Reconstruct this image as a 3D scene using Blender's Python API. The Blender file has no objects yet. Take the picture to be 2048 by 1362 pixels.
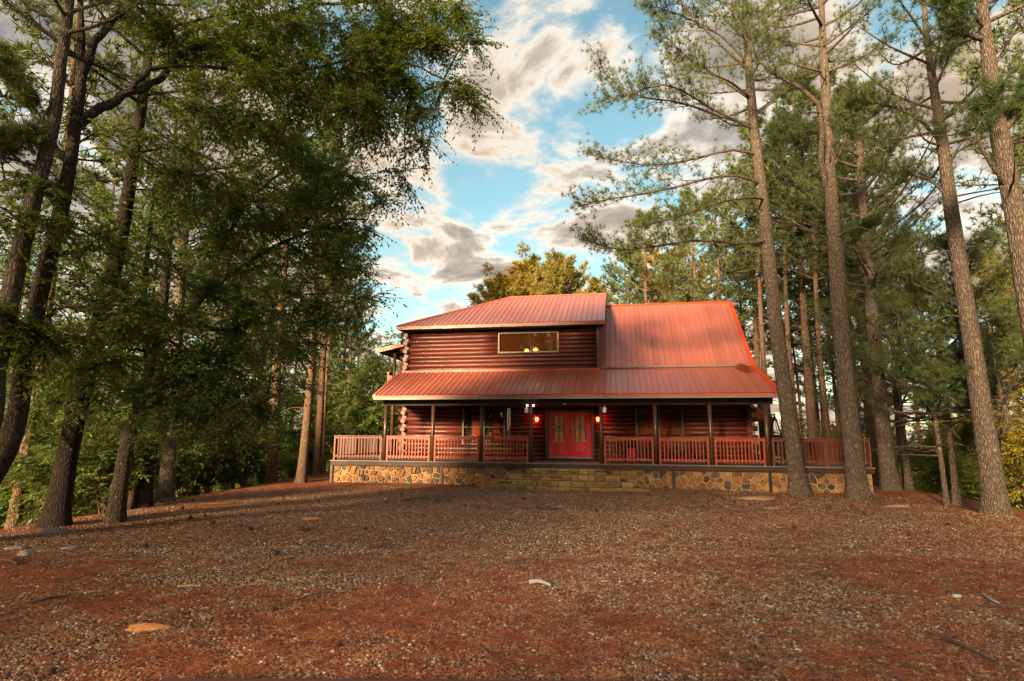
import bpy, bmesh, math, random
import numpy as np
from math import radians, sin, cos, pi, sqrt, atan2
from mathutils import Vector, Matrix
rng = np.random.default_rng(7); random.seed(7)
scene = bpy.context.scene
COL = scene.collection

# ------------------------------------------------------------------ camera
F_PX, EYE, PITCH, ROLL = 1150.0, 1.75, radians(9.5), 0.006
cam_d = bpy.data.cameras.new('camera'); cam = bpy.data.objects.new('camera', cam_d); COL.objects.link(cam)
cam_d.sensor_width = 36.0; cam_d.lens = 36.0 * F_PX / 2048.0
cam_d.clip_start = 0.1; cam_d.clip_end = 9000
cam.matrix_world = Matrix.Translation((0, 0, EYE)) @ Matrix.Rotation(pi/2 + PITCH, 4, 'X') @ Matrix.Rotation(ROLL, 4, 'Z')
scene.camera = cam
scene.render.resolution_x, scene.render.resolution_y = 1024, 681

# ------------------------------------------------------------------ light
SUN_EL, SUN_VEC = radians(16.0), Vector((-0.50, -0.866, 0)).normalized()     # towards the sun: behind the camera, on the left
SUN_STRENGTH, SKY_STRENGTH, EXPOSURE = 3.2, 0.15, 2.88
sd = bpy.data.lights.new('sun', 'SUN'); sun = bpy.data.objects.new('sun', sd); COL.objects.link(sun)
sd.energy = SUN_STRENGTH; sd.angle = radians(10.0); sd.color = (1.0, 0.68, 0.38)
to_sun = Vector((SUN_VEC.x * cos(SUN_EL), SUN_VEC.y * cos(SUN_EL), sin(SUN_EL)))
sun.rotation_euler = to_sun.to_track_quat('Z', 'Y').to_euler(); sun.location = (-30, -30, 40)
scene.view_settings.view_transform = 'Standard'; scene.view_settings.look = 'None'
scene.view_settings.gamma = 1.0; scene.view_settings.use_curve_mapping = False
scene.view_settings.exposure = EXPOSURE
scene.cycles.use_denoising = True
scene.cycles.max_bounces = 8; scene.cycles.diffuse_bounces = 5; scene.cycles.glossy_bounces = 3
scene.cycles.transmission_bounces = 4; scene.cycles.transparent_max_bounces = 6
scene.cycles.caustics_reflective = False; scene.cycles.caustics_refractive = False
scene.cycles.sample_clamp_indirect = 4.0

def NODE(nt, kind, ins=None, **props):
    n = nt.nodes.new(kind)
    for k, v in props.items(): setattr(n, k, v)
    for k, v in (ins or {}).items():
        if isinstance(v, bpy.types.NodeSocket): nt.links.new(v, n.inputs[k])
        else: n.inputs[k].default_value = v
    return n
def RAMP(nt, fac, stops, interp='LINEAR'):
    n = nt.nodes.new('ShaderNodeValToRGB'); r = n.color_ramp; r.interpolation = interp
    while len(r.elements) < len(stops): r.elements.new(0.5)
    for e, (p, c) in zip(r.elements, stops):
        e.position = p; e.color = (*c, 1) if len(c) == 3 else c
    nt.links.new(fac, n.inputs[0]); return n.outputs[0]
def MATH(nt, op, a, b=0.0, c=0.0):
    n = nt.nodes.new('ShaderNodeMath'); n.operation = op
    for i, v in enumerate((a, b, c)):
        if isinstance(v, bpy.types.NodeSocket): nt.links.new(v, n.inputs[i])
        else: n.inputs[i].default_value = v
    return n.outputs[0]
def MIX(nt, fac, a, b, mode='MIX'):
    n = nt.nodes.new('ShaderNodeMix'); n.data_type = 'RGBA'; n.blend_type = mode
    for i, v in ((0, fac), (6, a), (7, b)):
        if isinstance(v, bpy.types.NodeSocket): nt.links.new(v, n.inputs[i])
        else: n.inputs[i].default_value = v if i == 0 else ((*v, 1) if len(v) == 3 else v)
    return n.outputs[2]
def SMOOTH(nt, v, lo, hi):
    n = nt.nodes.new('ShaderNodeMapRange'); n.interpolation_type = 'SMOOTHSTEP'
    nt.links.new(v, n.inputs[0]); n.inputs[1].default_value = lo; n.inputs[2].default_value = hi
    return n.outputs[0]
def NOISE(nt, vec, scale, detail=4, rough=0.55, dist=0.0):
    n = NODE(nt, 'ShaderNodeTexNoise', {'Vector': vec, 'Scale': scale, 'Detail': detail, 'Roughness': rough, 'Distortion': dist})
    return n.outputs['Fac']

world = bpy.data.worlds.new('World'); scene.world = world; world.use_nodes = True
wt = world.node_tree; wt.nodes.clear()
sky = NODE(wt, 'ShaderNodeTexSky', sky_type='NISHITA', sun_disc=False)
sky.sun_elevation = SUN_EL; sky.sun_rotation = atan2(to_sun.x, to_sun.y)
sky.air_density = 1.2; sky.dust_density = 0.6; sky.ozone_density = 1.6
tc = NODE(wt, 'ShaderNodeTexCoord'); sep = NODE(wt, 'ShaderNodeSeparateXYZ', {0: tc.outputs['Generated']})
zc = MATH(wt, 'ADD', MATH(wt, 'MAXIMUM', sep.outputs[2], 0.0), 0.22)
cp = NODE(wt, 'ShaderNodeCombineXYZ', {0: MATH(wt, 'DIVIDE', sep.outputs[0], zc), 1: MATH(wt, 'DIVIDE', sep.outputs[1], zc), 2: 3.7})
d1 = NOISE(wt, cp.outputs[0], 3.3, 10, 0.6, 0.35)
big = NOISE(wt, cp.outputs[0], 0.62, 2, 0.5)
dens = MATH(wt, 'ADD', MATH(wt, 'MULTIPLY', d1, 0.72), MATH(wt, 'MULTIPLY', big, 0.38))
alpha = SMOOTH(wt, dens, 0.462, 0.56)
ccol = RAMP(wt, dens, [(0.47, (.95, 0.92, 0.84)), (0.53, (1.25, 1.12, 0.95)), (0.57, (0.58, 0.55, 0.50)), (0.63, (0.25, 0.27, 0.28))])
warm = MATH(wt, 'MAXIMUM', SMOOTH(wt, NOISE(wt, cp.outputs[0], 0.9, 2, 0.5), 0.45, 0.7), SMOOTH(wt, MATH(wt, 'MULTIPLY', sep.outputs[2], -1.0), -0.42, -0.10))
ccol = MIX(wt, MATH(wt, 'MULTIPLY', warm, 0.45), ccol, (1.05, 0.72, 0.44))
skyc = MIX(wt, 1.0, sky.outputs[0], (0.215, 0.25, 0.20), 'MULTIPLY')
cl = NODE(wt, 'ShaderNodeVectorMath', {0: ccol, 'Scale': .88}, operation='SCALE')
bg = NODE(wt, 'ShaderNodeBackground', {0: MIX(wt, alpha, skyc, cl.outputs[0]), 1: SKY_STRENGTH})
wo = NODE(wt, 'ShaderNodeOutputWorld', {0: bg.outputs[0]})

# ------------------------------------------------------------------ pixels of the photograph to directions
def ray(px, py):
    a, b = (px - 1024) / F_PX, (681 - py) / F_PX
    a, b = a * cos(ROLL) - b * sin(ROLL), b * cos(ROLL) + a * sin(ROLL)
    return np.array([a, cos(PITCH) - b * sin(PITCH), sin(PITCH) + b * cos(PITCH)])
def at_depth(px, py, Y):
    d = ray(px, py); return d * (Y / d[1]) + [0, 0, EYE]
def sstep(a, b, x):
    t = np.clip((x - a) / (b - a), 0, 1); return t * t * (3 - 2 * t)
def ground_z(x, y):
    x = np.asarray(x, float); y = np.asarray(y, float)
    z = -0.11 * sstep(6, 19, y) + 0.03 * np.sin(x * .7 + 1) * np.sin(y * .5) + .012 * np.sin(x * 2.1) * np.sin(y * 1.7 + 2)
    er = 11.0 + 2.2 * sstep(17, 21, y)
    dl = np.maximum(0, -8.4 - x); dr = np.maximum(0, x - er); db = np.maximum(0, y - 40)
    fall = lambda d, s: np.where(d < 5, s * d * d / 10, s * (d - 2.5))
    drop = fall(dl, .36) + np.minimum(fall(dr, .25), 11) + fall(db, .2)
    drop = 22 * (1 - np.exp(-drop / 22))
    r = np.hypot(x, y)
    hill = sstep(350, 1500, r) * (17 + 6 * np.sin(np.arctan2(x, y) * 7 + 1) + 3 * np.sin(np.arctan2(x, y) * 19))
    return z - drop + hill * np.where(drop > 5, 1, 0)
def G(px, py):
    d = ray(px, py); o = np.array([0, 0, EYE]); t = 1.0
    while t < 300:
        p = o + d * t
        if p[2] <= ground_z(p[0], p[1]): break
        t += 0.02
    return p

# ------------------------------------------------------------------ mesh and object helpers
def big_mesh(name, V, faces, mat, parent=None, smooth=False, attr=None):
    V = np.asarray(V, np.float32).reshape(-1, 3); me = bpy.data.meshes.new(name)
    me.vertices.add(len(V)); me.vertices.foreach_set('co', V.ravel())
    fs = [np.asarray(f, np.int32) for f in faces if len(f)]
    idx = np.concatenate([f.ravel() for f in fs]); sizes = np.concatenate([np.full(len(f), f.shape[1], np.int32) for f in fs])
    me.loops.add(len(idx)); me.loops.foreach_set('vertex_index', idx)
    me.polygons.add(len(sizes)); starts = np.concatenate([[0], np.cumsum(sizes)[:-1]]).astype(np.int32)
    me.polygons.foreach_set('loop_start', starts)
    me.polygons.foreach_set('use_smooth', np.full(len(sizes), smooth))
    me.update(calc_edges=True)
    if attr is not None:
        a = me.attributes.new('rnd', 'FLOAT', 'POINT'); a.data.foreach_set('value', np.asarray(attr, np.float32))
    me.materials.append(mat)
    return link(bpy.data.objects.new(name, me), parent)
def link(o, parent=None):
    COL.objects.link(o)
    if parent is not None: o.parent = parent
    return o
def tag(o, label=None, cat=None, group=None, kind=None):
    for k, v in (('label', label), ('category', cat), ('group', group), ('kind', kind)):
        if v: o[k] = v
    return o
def empty(name, loc=(0, 0, 0), rz=0.0):
    o = bpy.data.objects.new(name, None); o.location = loc; o.rotation_euler = (0, 0, rz); o.empty_display_size = .3
    return link(o)
def copy_tree(o, parent=None):
    c = o.copy(); COL.objects.link(c)
    if parent is not None: c.parent = parent
    for ch in o.children: copy_tree(ch, c)
    return c
class MB:
    """collects simple shapes for one mesh"""
    def __init__(s): s.V = []; s.F = []
    def add(s, V, F):
        n = len(s.V); s.V += [tuple(v) for v in V]; s.F += [tuple(i + n for i in f) for f in F]; return s
    def box(s, x0, x1, y0, y1, z0, z1):
        return s.add([(x, y, z) for x in (x0, x1) for y in (y0, y1) for z in (z0, z1)],
                     [(0, 1, 3, 2), (4, 6, 7, 5), (0, 4, 5, 1), (2, 3, 7, 6), (0, 2, 6, 4), (1, 5, 7, 3)])
    def tube(s, pts, rad, n=10, cap=True):
        V, Q = tube(pts, rad, n); V = [tuple(v) for v in V]; F = [tuple(q) for q in Q]
        if cap: F += [tuple(range(n))[::-1], tuple(range(len(V) - n, len(V)))]
        return s.add(V, F)
    def quad(s, a, b, c, d): return s.add([a, b, c, d], [(0, 1, 2, 3)])
    def prism(s, poly, axis_off):
        n = len(poly); o = np.array(axis_off)
        return s.add([tuple(p) for p in poly] + [tuple(np.array(p) + o) for p in poly],
                     [tuple(range(n))] + [tuple(range(n, 2 * n))[::-1]] + [(i, i + n, (i + 1) % n + n, (i + 1) % n) for i in range(n)])
    def build(s, name, mat, parent=None, bevel=0.0, smooth=False):
        me = bpy.data.meshes.new(name); me.from_pydata(s.V, [], s.F); me.update()
        bm = bmesh.new(); bm.from_mesh(me); bmesh.ops.recalc_face_normals(bm, faces=bm.faces)
        if bevel: bmesh.ops.bevel(bm, geom=list(bm.edges), offset=bevel, segments=1, affect='EDGES')
        if smooth:
            for f in bm.faces: f.smooth = len(f.verts) == 4
        bm.to_mesh(me); bm.free()
        me.materials.append(mat); return link(bpy.data.objects.new(name, me), parent)
def tube(pts, rad, n=8):
    P = np.asarray(pts, float); R = np.broadcast_to(np.asarray(rad, float), (len(P),))
    T = np.gradient(P, axis=0); T /= np.linalg.norm(T, axis=1)[:, None] + 1e-9
    md = P[-1] - P[0]; md = md / (np.linalg.norm(md) + 1e-9)
    ref = np.array([0, 0, 1.0]) if abs(md[2]) < .75 else np.array([1.0, .1, 0])
    A = np.cross(T, ref); A /= np.linalg.norm(A, axis=1)[:, None] + 1e-9
    B = np.cross(T, A); th = np.arange(n) * 2 * pi / n
    V = P[:, None] + R[:, None, None] * (np.cos(th)[None, :, None] * A[:, None] + np.sin(th)[None, :, None] * B[:, None])
    i = np.arange(len(P) - 1)[:, None] * n; j = np.arange(n)[None]; k = (j + 1) % n
    Q = np.stack([i + j, i + k, i + n + k, i + n + j], -1).reshape(-1, 4)
    return V.reshape(-1, 3), Q
def smooth_path(pts, m):
    """Catmull-Rom through the points, m samples"""
    P = np.asarray(pts, float); n = len(P)
    if n == 2: return P[0] + (P[1] - P[0]) * np.linspace(0, 1, m)[:, None]
    t = np.linspace(0, n - 1.0001, m); i = t.astype(int); u = (t - i)[:, None]
    g = lambda k: P[np.clip(k, 0, n - 1)]
    p0, p1, p2, p3 = g(i - 1), g(i), g(i + 1), g(i + 2)
    return .5 * (2 * p1 + (p2 - p0) * u + (2 * p0 - 5 * p1 + 4 * p2 - p3) * u ** 2 + (3 * p1 - p0 - 3 * p2 + p3) * u ** 3)

# ------------------------------------------------------------------ materials
def mat(name):
    m = bpy.data.materials.new(name); m.use_nodes = True; nt = m.node_tree; nt.nodes.clear()
    return m, nt
def finish(nt, shader): NODE(nt, 'ShaderNodeOutputMaterial', {0: shader})
def BUMP(nt, h, strength=.5, dist=.02):
    return NODE(nt, 'ShaderNodeBump', {'Height': h, 'Strength': strength, 'Distance': dist}).outputs[0]
def simple(name, col, rough=.6, var=.25, scale=8, bump=.0, spec=.5, metallic=0.0, stretch=None, objvar=0.0, coat=0.0):
    m, nt = mat(name); tc = NODE(nt, 'ShaderNodeTexCoord'); v = tc.outputs['Object']
    if stretch: v = NODE(nt, 'ShaderNodeMapping', {'Vector': v, 'Scale': stretch}).outputs[0]
    n = NOISE(nt, v, scale, 6, .6)
    c = MIX(nt, n, tuple(x * (1 - var) for x in col), tuple(min(1, x * (1 + var)) for x in col))
    if objvar:
        oi = NODE(nt, 'ShaderNodeObjectInfo')
        c = MIX(nt, 1.0, c, RAMP(nt, oi.outputs['Random'], [(0, (1 - objvar,) * 3), (1, (1 + objvar,) * 3)]), 'MULTIPLY')
    ins = {'Base Color': c, 'Roughness': RAMP(nt, n, [(.3, (rough * .8,) * 3), (.7, (min(1, rough * 1.2),) * 3)]), 'Metallic': metallic, 'Specular IOR Level': spec, 'Coat Weight': coat}
    if bump: ins['Normal'] = BUMP(nt, n, bump, .01)
    finish(nt, NODE(nt, 'ShaderNodeBsdfPrincipled', ins).outputs[0]); return m
def foliage(name, stops, transl=.35, rough=.5):
    m, nt = mat(name); a = NODE(nt, 'ShaderNodeAttribute', attribute_name='rnd')
    oi = NODE(nt, 'ShaderNodeObjectInfo')
    c = RAMP(nt, a.outputs['Fac'], stops)
    c = MIX(nt, 1.0, c, RAMP(nt, oi.outputs['Random'], [(0, (.75, .85, .8)), (.5, (1, 1, 1)), (1, (1.25, 1.1, .8))]), 'MULTIPLY')
    p = NODE(nt, 'ShaderNodeBsdfPrincipled', {'Base Color': c, 'Roughness': rough, 'Specular IOR Level': .3})
    t = NODE(nt, 'ShaderNodeBsdfTranslucent', {0: MIX(nt, 1.0, c, (1.3, 1.4, .6), 'MULTIPLY')})
    finish(nt, NODE(nt, 'ShaderNodeMixShader', {0: transl, 1: p.outputs[0], 2: t.outputs[0]}).outputs[0]); return m
def bark(name, dark, light, scale=1.0, lichen=.0, plate=(14, 14, 3.2)):
    m, nt = mat(name); tc = NODE(nt, 'ShaderNodeTexCoord'); v = tc.outputs['Object']
    mp = NODE(nt, 'ShaderNodeMapping', {'Vector': v, 'Scale': tuple(x * scale * 1.9 for x in plate)})
    warp = NODE(nt, 'ShaderNodeTexNoise', {'Vector': v, 'Scale': 4.0 * scale, 'Detail': 3})
    vv = NODE(nt, 'ShaderNodeVectorMath', {0: mp.outputs[0], 1: warp.outputs['Color']}, operation='ADD')
    vo = NODE(nt, 'ShaderNodeTexVoronoi', {'Vector': vv.outputs[0], 'Scale': .88}, feature='DISTANCE_TO_EDGE')
    crack = SMOOTH(nt, vo.outputs['Distance'], .0, .30)
    n = NOISE(nt, v, 30 * scale, 6, .65)
    h = MATH(nt, 'ADD', MATH(nt, 'MULTIPLY', crack, .45), MATH(nt, 'MULTIPLY', n, .85))
    c = MIX(nt, SMOOTH(nt, h, .15, 1.05), dark, light)
    if lichen:
        l = SMOOTH(nt, NOISE(nt, v, 9, 6, .7), .60, .68)
        c = MIX(nt, MATH(nt, 'MULTIPLY', l, lichen), c, (.34, .36, .30))
    finish(nt, NODE(nt, 'ShaderNodeBsdfPrincipled', {'Base Color': c, 'Roughness': .9, 'Specular IOR Level': .2, 'Normal': BUMP(nt, h, 1.0, .05)}).outputs[0]); return m

def wood(name, col, rough=.45, var=.5, axis=0, spec=.5, coat=.0, objvar=.15):
    st = [9, 9, 9]; st[axis] = .6
    return simple(name, col, rough, var, 2.2, .35, spec, 0, tuple(st), objvar, coat)
M = {}
M['roof'] = simple('red painted roof metal', (.33, .098, .070), .36, .34, 2.6, 0, .6, 0.0, (1, .3, .3), .09, .2)
M['trim'] = simple('red orange trim metal', (.44, .055, .010), .4, .12, 2)
M['gutter'] = simple('grey painted gutter', (.17, .15, .135), .45, .15, 3)
M['log'] = wood('stained log', (.095, .019, .012), .5, .75, 0, .45, .05, .4)
M['log_side'] = wood('stained side log', (.08, .022, .014), .4, .6, 1, .5, .2)
M['core'] = simple('dark log wall core', (.035, .014, .010), .8)
M['dark'] = wood('dark stained timber', (.034, .018, .012), .6, .4, 0, .3, .0)
M['post'] = wood('dark stained post', (.055, .030, .020), .40, .5, 2, .5, .2)
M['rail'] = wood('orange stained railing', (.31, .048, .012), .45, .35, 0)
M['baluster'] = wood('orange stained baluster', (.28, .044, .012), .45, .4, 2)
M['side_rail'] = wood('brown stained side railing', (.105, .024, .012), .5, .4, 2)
M['deck'] = wood('grey weathered deck boards', (.13, .125, .12), .7, .35, 1)
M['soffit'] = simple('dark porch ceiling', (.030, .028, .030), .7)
M['door'] = simple('crimson painted door', (.74, .006, .034), .35, .08, 4, 0, .5, 0, None, 0, .3)
M['frame'] = simple('brown window frame', (.055, .038, .030), .5)
M['frame_tan'] = simple('tan window frame', (.19, .13, .085), .5)
M['lead'] = simple('dark lead came', (.02, .02, .022), .4)
M['bevel_glass'] = simple('clear bevelled glass', (.55, .55, .52), .1)
M['amber'] = simple('amber textured glass', (.62, .23, .035), .25, .35, 40, .3)
M['white'] = simple('white painted metal', (.62, .60, .55), .5)
M['chrome'] = simple('aluminium tube', (.62, .60, .55), .3, .1, 5, 0, .5, .8)
M['black'] = simple('black metal', (.012, .012, .012), .4)
M['curtain'] = simple('olive curtain', (.13, .085, .04), .9, .4, 5, 0, .2, 0, (14, 14, 1))
M['valance'] = simple('rust valance', (.42, .12, .03), .9, .4, 4, 0, .2, 0, (16, 16, 1))
M['drape_and_reflection'] = simple('rust red drape and painted reflection', (.34, .055, .018), .9, .3, 4)
M['crimson'] = simple('crimson painted tin', (.62, .01, .04), .4)
M['mortar'] = simple('pale mortar', (.30, .235, .15), .95, .3, 14, .6)
M['straw'] = simple('pine straw', (.26, .062, .016), .85, .5, 9)
M['timber'] = wood('dark landscaping timber', (.075, .022, .016), .75, .5, 0)
M['rock'] = simple('tan field rock', (.30, .19, .10), .9, .4, 6, .6)
M['rock_grey'] = simple('grey field rock', (.17, .16, .15), .9, .4, 6, .6)
M['stick'] = simple('dead stick', (.07, .045, .03), .9, .5, 12, .4)
M['stick_grey'] = simple('weathered grey stick', (.22, .24, .27), .8, .3, 12, .4)
M['cone'] = simple('pine cone', (.045, .025, .016), .9, .5, 30, .6)
M['sand'] = simple('orange sandy soil', (.52, .24, .075), .95, .25, 40, .6)
M['plastic'] = simple('pale blue plastic', (.35, .55, .62), .4)
def stone_mat(name, stops):
    m, nt = mat(name); oi = NODE(nt, 'ShaderNodeObjectInfo'); tc = NODE(nt, 'ShaderNodeTexCoord')
    off = NODE(nt, 'ShaderNodeVectorMath', {0: tc.outputs['Object'], 1: (0, 0, 0)}, operation='ADD')
    n = NOISE(nt, off.outputs[0], 7, 6, .65); n2 = NOISE(nt, off.outputs[0], 2.2, 3, .5)
    c = RAMP(nt, oi.outputs['Random'], stops)
    c = MIX(nt, 1.0, c, RAMP(nt, n, [(.3, (.55, .55, .55)), (.7, (1.35, 1.25, 1.1))]), 'MULTIPLY')
    c = MIX(nt, MATH(nt, 'MULTIPLY', SMOOTH(nt, n2, .55, .7), .3), c, (.42, .17, .04))
    finish(nt, NODE(nt, 'ShaderNodeBsdfPrincipled', {'Base Color': c, 'Roughness': .85, 'Specular IOR Level': .3, 'Normal': BUMP(nt, n, .8, .02)}).outputs[0]); return m
M['stone'] = stone_mat('field stone', [(0, (.035, .038, .042)), (.11, (.05, .05, .05)), (.16, (.10, .062, .04)), (.42, (.17, .085, .038)), (.6, (.25, .115, .04)), (.78, (.13, .09, .058)), (.9, (.28, .15, .055)), (1, (.30, .20, .09))])
M['step_stone'] = stone_mat('mossy step stone', [(0, (.11, .085, .045)), (.3, (.22, .165, .07)), (.6, (.28, .20, .085)), (.85, (.20, .11, .05)), (1, (.32, .25, .115))])
def glass(name, gloss, tint=(1, 1, 1)):
    m, nt = mat(name)
    g = NODE(nt, 'ShaderNodeBsdfGlossy', {0: (.9, .9, .9, 1), 'Roughness': .015}); t = NODE(nt, 'ShaderNodeBsdfTransparent', {0: (*tint, 1)})
    fr = NODE(nt, 'ShaderNodeFresnel', {0: 1.5}); f = MATH(nt, 'ADD', MATH(nt, 'MULTIPLY', fr.outputs[0], 1 - gloss), gloss)
    finish(nt, NODE(nt, 'ShaderNodeMixShader', {0: f, 1: t.outputs[0], 2: g.outputs[0]}).outputs[0]); return m
M['glass'] = glass('window glass', .03, (.75, .7, .62)); M['glass_coated'] = glass('coated window glass', .42, (.7, .6, .5))
def emit(name, col, s):
    m, nt = mat(name); finish(nt, NODE(nt, 'ShaderNodeEmission', {0: (*col, 1), 1: s}).outputs[0]); return m
M['red_glow'] = emit('lit red lamp glass', (1, .035, .01), 9); M['warm_glow'] = emit('lit amber shade', (1, .42, .06), 1.1)
M['bulb_white'] = emit('small lit bulb', (1, .85, .6), 1.4)
M['pine'] = foliage('pine needles', [(0, (.042, .078, .040)), (.5, (.080, .122, .046)), (.85, (.13, .16, .048)), (1, (.20, .17, .045))], .30)
M['pine_painted_sun'] = foliage('pine needles with painted sun gold', [(0, (.10, .105, .026)), (.5, (.19, .17, .034)), (1, (.32, .24, .045))], .30)  # golden evening sunlight painted into the needle colour
M['under_painted_sun'] = foliage('leaves with painted sun yellow', [(0, (.13, .14, .028)), (.5, (.23, .22, .034)), (1, (.36, .30, .045))], .42)  # sunlight on the valley foliage, painted into the leaf colour as yellow
M['leaf'] = foliage('broad leaves', [(0, (.060, .105, .040)), (.5, (.105, .165, .048)), (.9, (.17, .23, .055)), (1, (.24, .25, .06))], .5, .38)
M['under'] = foliage('understorey leaves', [(0, (.04, .08, .028)), (.5, (.085, .14, .035)), (1, (.17, .21, .045))], .42)
M['bark_pine'] = bark('pine bark', (.034, .026, .022), (.180, .148, .120), 1.0, .7)
M['bark_far'] = bark('far pine bark', (.05, .032, .024), (.23, .15, .10), 1.0, .0)
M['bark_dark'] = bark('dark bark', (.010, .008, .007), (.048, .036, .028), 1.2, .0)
M['bark_oak'] = bark('mottled bark', (.018, .014, .011), (.11, .088, .066), 1.4, .8)

# the ground: pine straw over gravel, leaf litter down the slopes, woods far away
def ground_mat():
    m, nt = mat('ground'); tc = NODE(nt, 'ShaderNodeTexCoord'); v = tc.outputs['Object']
    s = NODE(nt, 'ShaderNodeSeparateXYZ', {0: v}); x, y = s.outputs[0], s.outputs[1]
    cell = NODE(nt, 'ShaderNodeTexVoronoi', {'Vector': v, 'Scale': 34.0, 'Randomness': 1.0})
    cell2 = NODE(nt, 'ShaderNodeTexVoronoi', {'Vector': v, 'Scale': 17.0, 'Randomness': 1.0})
    pick = NODE(nt, 'ShaderNodeSeparateColor', {0: cell.outputs['Color']}); pick2 = NODE(nt, 'ShaderNodeSeparateColor', {0: cell2.outputs['Color']})
    pe = RAMP(nt, pick.outputs[0], [(0, (.03, .018, .012)), (.35, (.09, .048, .026)), (.65, (.18, .10, .05)), (.88, (.28, .20, .13)), (1, (.48, .42, .34))])
    st = RAMP(nt, pick2.outputs[1], [(0, (.06, .020, .010)), (.4, (.17, .050, .019)), (.75, (.27, .085, .030)), (1, (.42, .22, .10))])
    fib = NODE(nt, 'ShaderNodeMapping', {'Vector': v, 'Rotation': (0, 0, .5), 'Scale': (50, 9, 20)})
    st = MIX(nt, .6, st, RAMP(nt, NOISE(nt, fib.outputs[0], 1, 5, .7, 1.5), [(.3, (.045, .016, .009)), (.55, (.20, .055, .019)), (.72, (.42, .17, .065))]))
    big = NOISE(nt, v, .55, 5, .6); mid = NOISE(nt, v, 2.2, 4, .6)
    mix = MATH(nt, 'ADD', MATH(nt, 'MULTIPLY', big, .8), MATH(nt, 'MULTIPLY', mid, .35))
    gx = MATH(nt, 'MULTIPLY', MATH(nt, 'ABSOLUTE', MATH(nt, 'SUBTRACT', x, 1.0)), .022)          # the drive is clearer of straw
    gy = MATH(nt, 'MULTIPLY', MATH(nt, 'MAXIMUM', MATH(nt, 'SUBTRACT', y, 17.5), 0), .04)
    c = MIX(nt, SMOOTH(nt, MATH(nt, 'ADD', MATH(nt, 'ADD', mix, gx), gy), .74, .92), pe, st)
    gr = SMOOTH(nt, NOISE(nt, v, .33, 3, .5), .60, .68); gr = MATH(nt, 'MULTIPLY', gr, SMOOTH(nt, NOISE(nt, v, 25, 4, .7), .42, .6))
    c = MIX(nt, MATH(nt, 'MULTIPLY', gr, .7), c, (.09, .10, .025))
    out = MATH(nt, 'MAXIMUM', SMOOTH(nt, MATH(nt, 'MULTIPLY', x, -1), 10.5, 14), SMOOTH(nt, x, 15.0, 19))
    out = MATH(nt, 'MAXIMUM', out, SMOOTH(nt, y, 34, 42))
    litter = MIX(nt, NOISE(nt, v, 1.4, 6, .7), (.03, .035, .012), (.10, .075, .03))
    c = MIX(nt, out, c, litter)
    far = SMOOTH(nt, NODE(nt, 'ShaderNodeVectorMath', {0: v}, operation='LENGTH').outputs['Value'], 60, 160)
    wood_c = MIX(nt, NOISE(nt, v, .09, 8, .75), (.025, .05, .016), (.12, .13, .03))
    c = MIX(nt, far, c, wood_c)
    h = MATH(nt, 'ADD', MATH(nt, 'MULTIPLY', cell.outputs['Distance'], -1.2), mid)
    finish(nt, NODE(nt, 'ShaderNodeBsdfPrincipled', {'Base Color': c, 'Roughness': .85, 'Specular IOR Level': .25, 'Normal': BUMP(nt, h, .9, .02)}).outputs[0]); return m
M['ground'] = ground_mat()

def pebble_mat():
    m, nt = mat('river pebble'); a = NODE(nt, 'ShaderNodeAttribute', attribute_name='tone', attribute_type='INSTANCER')
    c = RAMP(nt, a.outputs['Fac'], [(0, (.025, .018, .014)), (.22, (.075, .042, .025)), (.42, (.17, .080, .034)), (.60, (.26, .13, .05)), (.70, (.10, .09, .085)), (.80, (.25, .17, .10)), (.93, (.32, .23, .15)), (.98, (.52, .46, .38)), (1, (.18, .25, .28))])
    finish(nt, NODE(nt, 'ShaderNodeBsdfPrincipled', {'Base Color': c, 'Roughness': .5}).outputs[0]); return m
def straw_mat():
    m, nt = mat('fallen needles'); a = NODE(nt, 'ShaderNodeAttribute', attribute_name='tone', attribute_type='INSTANCER')
    c = RAMP(nt, a.outputs['Fac'], [(0, (.085, .018, .007)), (.4, (.25, .052, .015)), (.75, (.40, .10, .026)), (1, (.54, .25, .095))])
    finish(nt, NODE(nt, 'ShaderNodeBsdfPrincipled', {'Base Color': c, 'Roughness': .7}).outputs[0]); return m
M['pebble'] = pebble_mat(); M['needle_litter'] = straw_mat()

# ------------------------------------------------------------------ ground
def coords(a, b, step, far):
    return np.concatenate([-np.array(far[::-1], float) + a, np.arange(a, b + .01, step), b + np.array(far, float)])
far_steps = [3, 8, 15, 25, 40, 60, 90, 130, 190, 270, 380, 520, 700, 950, 1250, 1700, 2400, 3500]
gx = coords(-45, 45, .4, far_steps); gy = coords(-25, 60, .4, far_steps)
XX, YY = np.meshgrid(gx, gy); ZZ = ground_z(XX, YY)
nx, ny = len(gx), len(gy); ii = (np.arange(ny - 1)[:, None] * nx + np.arange(nx - 1)[None]).ravel()
tag(big_mesh('ground', np.stack([XX, YY, ZZ], -1), [np.stack([ii, ii + 1, ii + nx + 1, ii + nx], -1)], M['ground'], smooth=True), kind='structure')

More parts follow.
